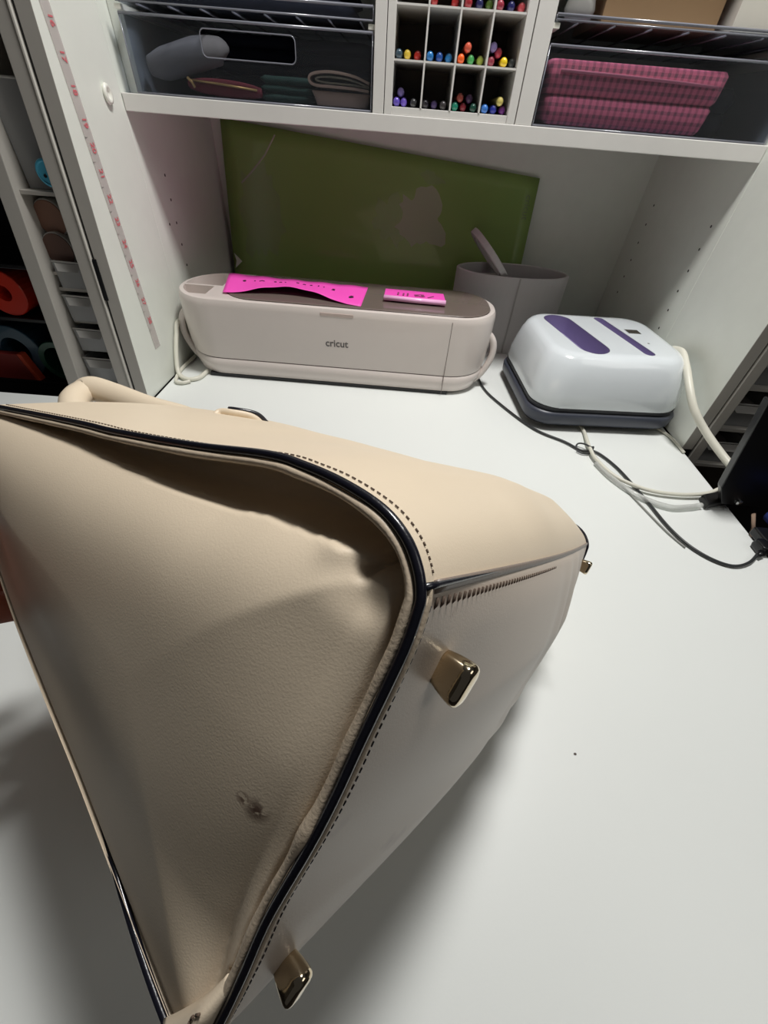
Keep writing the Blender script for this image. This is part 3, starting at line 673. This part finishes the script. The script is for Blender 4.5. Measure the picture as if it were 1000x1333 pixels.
def n2p(u, v): return Vector((-.053 + .104 * u, -.034 + .066 * v - .004 * u, .0008 + .006 * (1 - v)))
MB().grid(n2p, 6, 3).build('label_sheet', 'pink', n2, solid=.0003)
MB().tube([n2p(0, 0) + Vector((0, -.001, -.001)), n2p(.5, 0) + Vector((0, -.001, -.0015)), n2p(1, 0) + Vector((0, -.001, -.001))], .0042, 8).build('folded_lip', 'pink_lip', n2, True)
M['ink2'] = mat('faded_ink', srgb(140, 60, 104), .6)
for (g, u, v, s) in (('1', .22, .30, .17), ('1', .38, .28, .17), ('1', .31, .28, .15), ('s', .50, .32, .17), ('x', .72, .28, .17), ('3', .58, .32, .13)):
    scribble(n2p, u, v, [(a, b * .8) for a, b in G[g]], s * .9, n2, 'ink2', .0016)

# ================================================================ HEAT PRESS
hp = empty('heat_press', (.342, .716, 0), 'white heat press with two purple grip recesses and a dark base, by right wall', 'heat press', rz=math.radians(4))
def pr(w, d, r, z, ox=0, oy=0): return rrect(ox, oy, w, d, r, z, 10)
MB().loft([pr(.232, .205, .03, .0072), pr(.246, .218, .035, .009), pr(.250, .222, .037, .012)]).build('underside', 'press_gap', hp, smooth=True)
for fx in (-.09, .09):
    for fy in (-.08, .08): MB().loft([rrect(fx, fy, .02, .02, .009, z) for z in (.0002, .0074)]).build('rubber_foot', 'black', hp, smooth=False)
MB().loft([pr(.246, .220, .036, .0105), pr(.254, .228, .040, .015), pr(.256, .230, .040, .029), pr(.252, .226, .040, .033)]).build('base_tray', 'press_base', hp, smooth=True)
MB().loft([pr(.246, .220, .038, .0315), pr(.248, .222, .038, .0410)]).build('shadow_gap', 'press_gap', hp)
pbody = MB().loft([pr(.246, .222, .040, .0405), pr(.250, .226, .042, .047), pr(.248, .222, .044, .065), pr(.242, .215, .046, .085), pr(.234, .206, .048, .101, 0, .002), pr(.224, .196, .046, .1115, 0, .003), pr(.214, .186, .042, .1160, 0, .004), pr(.202, .174, .036, .1182, 0, .004), pr(.190, .162, .030, .1187, 0, .004), pr(.10, .08, .02, .1190, 0, .004)]).build('press_shell', 'press', hp, smooth=True)
bpy.context.view_layer.update()
def trough(cx, cy, L, w, depth, rot, m, nm):
    """a long round-ended scoop cut in the shell and its purple liner"""
    def rings(gr, dz):
        R = []
        for (k, z) in ((1.0, .030), (1.0, .1185 - 0), (.96, .1165 - depth * .55), (.86, .1175 - depth * .92), (.60, .1175 - depth)):
            R.append(rrect(cx, cy, (w + gr) * k, (L + gr) * (.5 + .5 * k) if k < 1 else L + gr, (w + gr) * k / 2, z + dz if z > .1 - depth else z, 8, rot))
        R[0] = [(p[0], p[1], .140) for p in R[0]]
        return R
    k = MB().loft(rings(0, 0)).build('k', 'purple'); k.matrix_world = hp.matrix_world.copy(); bpy.context.view_layer.update()
    cut(pbody, k)
    RR = rings(-.0009, .0006)[1:]; RR[0] = [(p[0], p[1], .1186) for p in RR[0]]
    MB().loft([[(p[0], p[1], p[2]) for p in r] for r in RR], cap0=False, cap1=True).build(nm, 'purple', hp, smooth=True).data.set_sharp_from_angle(angle=math.radians(30))
trough(-.049, .002, .168, .050, .026, math.radians(9), 'purple', 'grip_recess')
trough(.034, .004, .164, .018, .009, math.radians(9), 'purple', 'grip_recess')
for ob_ in (pbody, body):
    for p in ob_.data.polygons: p.use_smooth = True
    ob_.data.set_sharp_from_angle(angle=math.radians(28))
MB().box(-.012, .012, -.009, .009, 0, .0008).build('display', 'screen', hp).location = (.060, .022, .1182)
MB().loft([[(r * math.cos(2 * PI * k / 12), r * math.sin(2 * PI * k / 12), z) for k in range(12)] for r, z in ((.002, 0), (.002, .0008))]).build('indicator', 'logo', hp).location = (.064, -.028, .1182)
text('press_mark', 'HT', .007, 'logo', hp, Matrix.Translation((-.092, .0, .1168)) @ Matrix.Rotation(-.2, 4, 'Y'))

# ================================================================ ROLL BEHIND
wr = empty('vinyl_bundle', (.222, .955, 0), 'large white hollow roll standing behind the machine against the mat', 'roll')
def arcrings(): 
    R = []
    prof = [(.113, 0), (.115, .002), (.115, .147), (.113, .149), (.109, .149), (.108, .147), (.108, .01)]
    for (r, z) in prof: R.append([(r * math.cos(2 * PI * k / 56), r * .50 * math.sin(2 * PI * k / 56), z) for k in range(56)])
    return R
MB().loft(arcrings(), cap0=True, cap1=True).build('roll_wall', 'paper', wr, smooth=False, bevel=.0008)
MB().add([(.004, -.0585, .003), (.007, -.0585, .003), (.007, -.0580, .148), (.004, -.0580, .148)], [(0, 1, 2, 3)]).build('overlap_edge', 'paper_in', wr, solid=.001)
tr = empty('tape_roll', (.169, .955, .171), 'thin pale tape ring propped tilted on the white roll', 'tape')
def tr_ring(r, y): return [(r * math.cos(2 * PI * k / 40), y, r * math.sin(2 * PI * k / 40)) for k in range(40)]
MB().loft([tr_ring(.055, -.006), tr_ring(.0575, -.005), tr_ring(.0575, .005), tr_ring(.055, .006), tr_ring(.046, .006), tr_ring(.046, -.006), tr_ring(.055, -.006)], False, False).build('tape_ring', 'paper', tr, smooth=False)
MB().loft([tr_ring(.0459, -.0055), tr_ring(.0459, .0055), tr_ring(.042, .0055), tr_ring(.042, -.0055), tr_ring(.0459, -.0055)], False, False).build('core', 'paper_in', tr)
tr.rotation_mode = 'QUATERNION'; tr.rotation_quaternion = Vector((.70, .10, .70)).to_track_quat('Y', 'Z')
wb2 = MB().loft([rrect(.170, .947, .05, .02, .008, .0), rrect(.170, .947, .05, .02, .008, .136), rrect(.170, .947, .045, .018, .008, .140)]).build('plastic_spool', 'paper_in', smooth=True)
tag(wb2, 'grey spool end supporting the tilted tape ring inside the white roll', 'spool')

# ================================================================ CABLES
def cable(name, pts, r, m, label, n=8, cat='cord'):
    return tag(MB().tube(spline(pts, 8), r, n).build(name, m, smooth=True), label, cat)
cable('power_cord', [(.160, .800, .003), (.168, .724, .003), (.1935, .664, .003), (.236, .595, .003), (.279, .563, .003), (.300, .542, .003), (.322, .541, .0032), (.340, .511, .003), (.3505, .472, .003), (.359, .427, .003), (.366, .385, .003), (.377, .355, .003), (.395, .334, .003), (.417, .325, .003), (.440, .332, .004), (.462, .350, .006)], .0018, 'bcord', 'thin black cord running along the desk and curving to the right edge')
cable('twist_tie', [(.292, .548, .003), (.298, .556, .006), (.306, .552, .0085), (.314, .545, .0085), (.320, .549, .006), (.312, .536, .003), (.300, .534, .003), (.292, .540, .003)], .0013, 'bcord', 'black twist tie knotted round the cords in front of the heat press', cat='tie')
cable('cord', [(.322, .70, .0035), (.320, .62, .0035), (.320, .593, .0035), (.3135, .553, .0065), (.3135, .518, .0065), (.328, .478, .0068), (.362, .453, .0065), (.404, .447, .0065), (.446, .452, .008), (.470, .462, .012)], .0028, 'cord', 'cream cord looping from the heat press to the black stand')
cable('clear_tube', [(.3125, .510, .0035), (.325, .474, .0040), (.350, .438, .0045), (.382, .421, .0050), (.410, .424, .0050), (.431, .430, .0050)], [.0036] * 41, 'sheath', 'translucent pale cable sheath beside the cream cord ending in black', 10)
cable('thin_wire', [(.316, .520, .002), (.334, .468, .002), (.348, .419, .002), (.361, .376, .002), (.373, .350, .002)], .0010, 'cord_grey', 'very thin grey cord running close beside the thin black cord')
cable('thick_cord', [(.46, .80, .040), (.462, .74, .090), (.455, .68, .116), (.4505, .64, .108), (.449, .60, .088), (.456, .575, .068), (.474, .552, .047), (.492, .520, .030), (.502, .490, .022), (.506, .455, .018)], .0055, 'cord', 'thick cream cord arching down from behind the press to the black stand', 12)
cable('short_cord', [(.440, .66, .003), (.459, .623, .003), (.4665, .608, .003), (.4695, .588, .003), (.4700, .560, .003)], .0022, 'cord', 'short white cord at the foot of the right wing')
cable('side_cord', [(-.350, .845, .010), (-.3945, .800, .050), (-.3945, .740, .075), (-.3935, .715, .058), (-.3935, .695, .030), (-.3900, .680, .010), (-.380, .668, .005), (-.365, .662, .004), (-.350, .672, .004), (-.345, .70, .004)], .0038, 'cord', 'white cord looping down at the left end of the cutting machine')
cable('side_cord', [(-.390, .76, .004), (-.393, .70, .004), (-.385, .655, .004), (-.372, .648, .004), (-.360, .656, .004)], .0030, 'cord', 'lower white cord lying on the desk by the left wing foot')

# ================================================================ BLACK STAND at the right desk edge
bs = empty('device_stand', (.47, .43, -.75), 'black stand with a tilted upright, flat foot and small screw at right edge', 'stand')
def sb(): return MB()
def sp_(p): return (p[0] - .47, p[1] - .43, p[2] + .75)
def prism(pts, dy, m, nm, bev=.001):
    A = [sp_(p) for p in pts]; B = [sp_((p[0] + dy * .15, p[1] + dy, p[2])) for p in pts]
    MB().loft([A, B]).build(nm, m, bs, bevel=bev)
prism([(.438, .430, .0365), (.455, .430, .010), (.520, .430, .010), (.520, .430, .160), (.412, .430, .160)], .012, 'black', 'upright')
prism([(.438, .448, .0015), (.500, .470, .0015), (.500, .470, .012), (.440, .448, .010)], -.022, 'black', 'foot')
MB().loft([[sp_((.4745 + r * math.cos(2 * PI * k / 12), .429 - d, .016 + r * math.sin(2 * PI * k / 12))) for k in range(12)] for r, d in ((.0042, -.002), (.0042, .0015), (.0022, .003))]).build('screw', 'steel', bs)
prism([(.480, .440, -.74), (.60, .440, -.74), (.60, .440, .009), (.480, .440, .009)], .02, 'black', 'post')
bf = folded('blue_bag', (.512, .405, .010), .03, .015, .032, 'bluefab', 'blue fabric bundle against the black stand at the right edge', cat='bag', layers=2)
bf.location = (.510, .392, .010)
tag(MB().tube([(.487, .412, .012), (.493, .404, -.004), (.497, .396, -.030), (.499, .390, -.06)], .004, 8, flat=.5).build('beige_strap', 'tan', smooth=True), 'beige strap hanging in the gap at the right desk edge', 'strap')
pc = empty('plug_connector', (.467, .356, 0), 'black plug at the end of the thin black cord, right desk edge', 'plug')
MB().loft([rrect(0, 0, .012, .018, .004, .001), rrect(0, 0, .014, .020, .004, .006), rrect(0, 0, .012, .018, .004, .014)]).build('plug_body', 'black', pc, smooth=True, bevel=.001)
MB().tube([(-.004, -.008, .006), (-.012, -.014, .006)], [.0045, .0025], 8).build('strain_relief', 'black', pc, True)
MB().box(.004, .022, .004, .030, .002, .014).build('plug_shell', 'black', pc, bevel=.002)

# ================================================================ HANDBAG
e_ = Vector((.5234, .6129, -.592)).normalized(); g_ = Vector((-.3242, -.4993, -.8035)); g_ = (g_ - e_ * g_.dot(e_)).normalized(); n_ = e_.cross(g_)
P0 = Vector((.00889, .04444, .30142)); LB = .309
bag = empty('handbag', (0, 0, 0), 'large cream leather handbag lying tilted with gold feet, black piping and worn corner', 'handbag')
BM = Matrix((e_, g_, n_)).transposed().to_4x4(); BM.translation = P0; BM = BM @ Matrix.Scale(.981, 4)
bag.matrix_world = BM
B0 = [(-.0022, .020), (-.002, .0134), (-.0012, .0070), (-.0003, .0035), (.0025, -.0005), (.0073, -.0043), (.0146, -.0068), (.0253, -.0073), (.037, -.0063), (.0494, -.004), (.0789, .0052), (.1209, .0169), (.1493, .0239), (.23, .0453), (.27, .056)]
B1 = [(-.0022, .120), (-.0018, .133), (-.0008, .139), (.002, .1425), (.006, .1435), (.0126, .1435), (.0472, .1373), (.0825, .1305), (.116, .1255), (.157, .1185), (.186, .112), (.25, .098), (.27, .094)]
CT = .245
loop2 = [(b, c) for c, b in reversed(B0) if c <= CT] + [(.035, -.0024), (.050, -.0028), (.0637, -.0026), (.0868, -.0014), (.105, -.002)] + [(b, c) for c, b in B1 if c <= CT]
loop2 = [(interp(B0, CT), CT)] + loop2 + [(interp(B1, CT), CT)]
loop3 = spline([(0, b, c) for b, c in loop2], 8)
def seg_d(b, c):
    best = 1e9
    for i in range(0, len(loop3) - 1):
        x0, y0 = loop3[i].y, loop3[i].z; x1, y1 = loop3[i + 1].y, loop3[i + 1].z
        vx, vy = x1 - x0, y1 - y0; q = vx * vx + vy * vy
        t = 0 if q == 0 else max(0, min(1, ((b - x0) * vx + (c - y0) * vy) / q))
        d = (b - x0 - vx * t) ** 2 + (c - y0 - vy * t) ** 2
        if d < best: best = d
    return math.sqrt(best)
DEL = [(0, .0045), (.004, .006), (.010, .0095), (.0196, .0115), (.03, .0135), (.0563, .0150), (.0918, .0125), (.1447, .0080), (.19, .0050), (.245, .003)]
def sstep(x, a, b_): t = max(0, min(1, (x - a) / (b_ - a))); return t * t * (3 - 2 * t)
PA, PB = (-.0040, .0060), (.0062, .0130)
def gus(b, c):
    d = seg_d(b, c)
    b0, b1 = interp(B0, max(c, .008)), interp(B1, max(c, .008)); u = (b - b0) / (b1 - b0)
    side = 1 - sstep(u, .12, .40)                       # 1 near the front edge, 0 toward the back
    dl = .0045 + (interp(DEL, c) - .0045) * side
    D = .0020 + .0130 * side * min(1, (dl / .012)) * (.35 + .65 * sstep(c, .004, .02))
    bk = sstep(u, .72, .97)
    D *= 1 - bk
    dl *= 1 - .85 * bk
    if d < dl: a = .0005 + D * (1 - abs(2 * d / dl - 1) ** 3)
    else: a = .0005 - .0105 * (1 - math.exp(-(d - dl) / (.012 - .0113 * bk))) * (1 - .10 * bk) + .0110 * sstep(u, .25, 1.25) * max(bk, min(1, (d - dl) / .004))
    vx, vy = PB[0] - PA[0], PB[1] - PA[1]; t = max(0, min(1, ((b - PA[0]) * vx + (c - PA[1]) * vy) / (vx * vx + vy * vy)))
    q = math.hypot(b - PA[0] - vx * t, c - PA[1] - vy * t)
    a -= .0024 * math.exp(-(math.hypot(b - .0035, c - .0200) / .0045) ** 2) - .0012 * math.exp(-(math.hypot(b - .0115, c - .0090) / .0040) ** 2)
    a += .0055 * math.exp(-(q / .0012) ** 2) + .0022 * math.exp(-(math.hypot(b - PB[0], c - PB[1]) / .0055) ** 2)
    a += .0012 * noise.noise(Vector((b * 22, c * 16, 1.3))) * sstep(d, 0, .02)
    return a
def gus_pt(u, v):
    v = v ** 1.5
    cb = -.0016; c = cb + (CT - cb) * v
    uu = .5 - .5 * math.cos(PI * u); uu = .6 * uu + .4 * u
    b0, b1 = interp(B0, c), interp(B1, c); b = b0 + (b1 - b0) * uu
    return (gus(b, c), b, c)
M['leather_g'] = leather('cream_leather_gusset', BAGC, [((-.0050, .0658, .0101), .0042, srgb(70, 30, 20), .42), ((-.007, .0730, .1500), .004, srgb(236, 222, 200), .60), ((-.007, .0967, .0084), .0012, srgb(80, 60, 52), .30), ((-.0060, .0650, .0140), .0026, srgb(84, 40, 28), .46)])
M['leather_b'] = leather('cream_leather_base', srgb(206, 190, 174), [((.012, .006, 0), .008, srgb(150, 124, 110), .60), ((.03, .09, -.005), .05, srgb(176, 156, 148), .58)], .36)
MB().grid(gus_pt, 120, 170).build('side_panel', 'leather_g', bag, smooth=True)
FM = (.0400, -.0155, .0200)
def mir(p): return (LB - p[0], p[1], p[2])
M['leather_f'] = leather('cream_leather_front', BAGC, [(FM, .0040, srgb(130, 104, 80), .56)], .42)
MB().grid(lambda u, v: mir(gus_pt(u, v)), 40, 60).build('side_panel', 'leather_f', bag, smooth=True)
# front, base and back skins share the piping outline
def profile(pts):
    P = [Vector(p) for p in pts]; L = [0]
    for i in range(1, len(P)): L.append(L[-1] + (P[i] - P[i - 1]).length)
    def f(t):
        s = t * L[-1]
        for i in range(1, len(P)):
            if s <= L[i]: k = (s - L[i - 1]) / (L[i] - L[i - 1] + 1e-12); return P[i - 1].lerp(P[i], k)
        return P[-1]
    return f
iK = min(range(len(loop3)), key=lambda i: (loop3[i].y - .0020) ** 2 + (loop3[i].z - .0005) ** 2)
iJ = min(range(len(loop3)), key=lambda i: (loop3[i].y - .1430) ** 2 + (loop3[i].z - .0030) ** 2)
fF = profile(list(reversed(loop3[:iK + 1]))); fB = profile(loop3[iK:iJ + 1]); fK = profile(loop3[iJ:])
def endf(a, k=4): x = abs(2 * a / LB - 1); return 1 - x ** k
def front(u, v):
    p = fF(v ** 1.2); a = LB * u; s = max(0, min(1, p.z / .03)); s2 = max(0, min(1, p.z / .24))
    bul = .010 * s * endf(a, 5 if a > LB / 2 else 2.2) + .023 * s2 * endf(a, 5 if a > LB / 2 else 1.35) + .003 * noise.noise(Vector((a * 12, p.z * 14, 4))) * endf(a, 2) * s
    edge = .0030 * math.sin(PI * u)
    return Vector((a, p.y - bul, p.z - edge * (1 - s)))
def base(u, v):
    p = fB(v); a = LB * u; w = 4 * v * (1 - v)
    sag = .0115 * endf(a, 2.2) * min(1, w * 1.2)
    sag += .0020 * math.sin(a * 150 + v * 3) * sstep(a, .12, .22) * w
    return Vector((a, p.y + .004 * endf(a, 2) * v ** 3, p.z - sag - .0030 * math.sin(PI * u)))
def back(u, v):
    p = fK(v); a = LB * u; s = max(0, min(1, p.z / .05))
    return Vector((a, p.y + .004 * endf(a, 2) + .004 * endf(a) * s, p.z - .0030 * math.sin(PI * u) * (1 - s)))
MB().grid(front, 90, 90).build('front_panel', 'leather_f', bag, smooth=True)
MB().grid(base, 110, 60).build('base_panel', 'leather_b', bag, smooth=True)
MB().grid(back, 50, 50).build('back_panel', 'leather_f', bag, smooth=True)
# recessed top closure
MB().grid(lambda u, v: (LB * (.02 + .96 * u), front(u, 1).y + (back(u, 1).y - front(u, 1).y) * v, CT - .012 - .01 * math.sin(PI * v)), 30, 10).build('top_closure', 'suede', bag, smooth=True)
MB().tube([(LB * .03, .072, CT - .020), (LB * .97, .072, CT - .020)], .0025, 8, flat=.5).build('zip', 'gold', bag, True)
# piping and welts
def offs(k, da, st=1, i0=0, i1=None):
    out = []; LL = loop3
    for i in range(i0, (i1 or len(LL)), st):
        a, b_ = LL[max(i - 1, 0)], LL[min(i + 1, len(LL) - 1)]; t = (b_ - a).normalized()
        nrm = Vector((0, t.z, -t.y))     # one side of the outline
        c = LL[i]; mid = Vector((0, .06, .10))
        if (mid - c).dot(nrm) < 0: nrm = -nrm
        out.append(c + nrm * k + Vector((da, 0, 0)))
    return out
def backside(p): return sstep(p.z, .015, .090) * (p.y > .07)
MB().tube([p + Vector((.0035 * backside(p), 0, 0)) for p in offs(0, -.0004)], .00112, 12).build('black_piping', 'piping', bag, True)
MB().tube([mir(p) for p in offs(0, -.0005, 2)], .0018, 8).build('black_piping', 'piping', bag, True)
wl = offs(.0022, -.0005)
MB().tube(wl, [max(.0001, (.00105 + .00030 * noise.noise(Vector((p.y * 90, p.z * 90, 2))) + .0006 * math.exp(-((p.y - .062) / .006) ** 2) * (p.z < .01)) * (1 - (p.y > .07) * sstep(p.z, .004, .012))) for p in wl], 12).build('cream_welt', 'welt', bag, True)
fl = [p for p in offs(-.0006, .0019) if p.z < .0015 and .002 < p.y < .142]
MB().tube(fl, [.0008 + .0002 * noise.noise(Vector((p.y * 120, p.z * 120, 7))) for p in fl], 8).build('binding_edge', 'welt', bag, True)
# seam between front and base
sm = [base(u / 60, 0) + Vector((0, .0008, -.0004)) for u in range(1, 61)]
MB().tube(sm, [.0019] * 60, 8, flat=.45, up=(0, 0, 1)).build('seam_binding', 'bind', bag, True)
sm2 = [front(u / 60, 0.004) + Vector((0, .0002, -.0009)) for u in range(0, 16)]
MB().tube(sm2, [.0008 * (1 - (u / 16.5)) for u in range(16)], 8).build('seam_piping', 'piping', bag, True)
# stitches
def stitches(fn, n, lo, hi, r, name, m='thread', dens=.55):
    k = MB()
    for i in range(n):
        t0 = lo + (hi - lo) * i / n; t1 = t0 + (hi - lo) / n * dens
        k.tube([fn(t0), fn((t0 + t1) / 2), fn(t1)], r, 5)
    return tag(k.build(name, m, bag, True), kind='stuff')
stitches(lambda t: front(.0050 / LB, t) + Vector((0, -.0003, 0)), 110, .015, .99, .00021, 'front_stitches')
stitches(lambda t: base(.0044 / LB, t) + Vector((0, 0, -.0001)), 60, .03, .98, .00021, 'base_stitches', 'piping')
k = MB()
for i in range(44):
    u = (.006 + .0028 * i) / LB; f0 = base(u, .022 + .00010 * i); 
    w = .0022 * (1 - i / 60)
    k.tube([f0 + Vector((0, -.0004, -.0003)), f0 + Vector((.0003, w * .5, -.0006)), f0 + Vector((.0006, w, -.0002))], .00036 * (1 - i / 70), 5)
tag(k.build('seam_stitches', 'thread', bag, True), kind='stuff')
# corner wear tab
MB().tube([base(.004, .012) + Vector((0, 0, -.0004)), base(.006, .03) + Vector((0, 0, -.0006)), base(.0045, .07) + Vector((0, 0, -.0004))], [.0004, .0006, .0002], 6).build('worn_edge', 'welt', bag, True)
# lower flap with stitches at the near bottom corner
def flap(u, v):
    b = .110 + .031 * u; c = -.0008 + (.0022 + .0100 * u ** 1.3) * v
    return (-.0002 - (.0012 + .0034 * math.sin(PI * v)) * min(1, u * 3), b, c)
MB().grid(flap, 16, 6).build('corner_flap', 'leather_g', bag, smooth=True, solid=.0006)
stitches(lambda t: Vector((-.0050, .118 + .018 * t, .0016 + .0040 * t + .0006 * math.sin(t * 9))), 7, 0, 1, .00035, 'flap_stitches')
# metal feet
def foot(a, b_, rot):
    t = MB(); R = []
    for (w, l, z) in ((.0046, .0086, .0), (.0050, .0092, -.0010), (.0058, .0102, -.0030), (.0064, .0109, -.0052), (.0066, .0111, -.0064), (.0063, .0108, -.0073), (.0053, .0098, -.0079), (.0036, .0078, -.0082), (.0012, .0040, -.0083)):
        R.append(rrect(0, 0, w, l, w * .49, z, 8))
    o = t.loft(R).build('metal_foot', 'gold', bag, smooth=True)
    p = base(a / LB, b_ / .143); p2 = base((a + .002) / LB, b_ / .143); sl = math.atan2(p2.z - p.z, .002)
    o.matrix_local = Matrix.Translation(p + Vector((0, 0, .0003))) @ Matrix.Rotation(-sl, 4, 'Y') @ Matrix.Rotation(rot, 4, 'Z')
foot(.0205, .0215, math.radians(8)); foot(.0195, .1215, math.radians(8)); foot(LB - .0195, .0160, math.radians(-4))
# handle and tab
H = spline([(.105, .034, .235), (.100, .0327, .2488), (.090, .0373, .2759), (.080, .0402, .306), (.072, .0425, .3225), (.068, .0462, .3235), (.059, .0530, .312), (.052, .062, .277), (.050, .070, .240)], 8)
hh_ = MB().tube(H, .0090, 14, flat=.8).build('handle', 'leather_f', bag, True)
MB().tube([p + Vector((0, .0078, 0)) for p in H], .0016, 6).build('handle_edge', 'piping', hh_, True)
T = spline([(.098, .026, .214), (.105, .0185, .2205), (.110, .0150, .2139), (.120, .0130, .2065), (.127, .0170, .200)], 6)
tt_ = MB().tube(T, .0040, 10, flat=.6).build('handle_tab', 'leather_f', bag, True)
MB().tube([p + Vector((.0035, -.0040, .0010)) for p in T[8:]], .0016, 6).build('handle_tab_edge', 'piping', tt_, True)

# ================================================================ HAND holding the bag's open end from behind
def skin_mesh(name, joints, edges, m, parent=None, sub=2):
    me = bpy.data.meshes.new(name); me.from_pydata([j[:3] for j in joints], edges, []); o = bpy.data.objects.new(name, me); COL.objects.link(o)
    md = o.modifiers.new('skin', 'SKIN'); bm_ = o.data.skin_vertices[0].data
    for i, j in enumerate(joints): bm_[i].radius = (j[3], j[3] * (j[4] if len(j) > 4 else 1))
    bm_[0].use_root = True
    md2 = o.modifiers.new('sub', 'SUBSURF'); md2.levels = md2.render_levels = sub
    apply_mods(o); o.data.materials.append(M[m])
    for p in o.data.polygons: p.use_smooth = True
    return o
J = []; E_ = []
def chain(start, pts):
    prev = start
    for p in pts: J.append(p); E_.append((prev, len(J) - 1)); prev = len(J) - 1
    return prev
J.append((-.075, .185, .315, .030, .75))
wri = chain(0, [(-.115, .215, .355, .026), (-.19, .27, .43, .034), (-.27, .33, .50, .040)])
kn = []
for i, (c, L) in enumerate(((.214, .92), (.236, 1.0), (.258, .95), (.279, .80))):
    chain(0, [(-.046, .164 + .002 * i, c + .030 - .006 * i, .0125), (-.022, .150, c + .004, .0098), (.004, .1400 - .0005 * i, c, .0090), (.004 + .026 * L, .1375 - .001 * i, c - .002, .0084), (.004 + .046 * L, .1360, c - .003, .0074)])
chain(0, [(-.070, .155, .335, .015), (-.060, .118, .326, .0125), (-.048, .092, .312, .0105), (-.040, .076, .296, .0085)])
hd = skin_mesh('person_hand', J, E_, 'skin', None)
hd.name = 'person'
hd.matrix_world = BM @ Matrix.Translation((0, .006, -.006))
tag(hd, "person's hand gripping the handbag's open end at the left photo edge, mostly out of view", 'person')

# bevel smooth for rounded shells
for o in bpy.data.objects:
    if o.type == 'MESH' and o.name.split('.')[0] in ('upper_shell', 'lower_shell', 'press_shell', 'base_tray'):
        pass
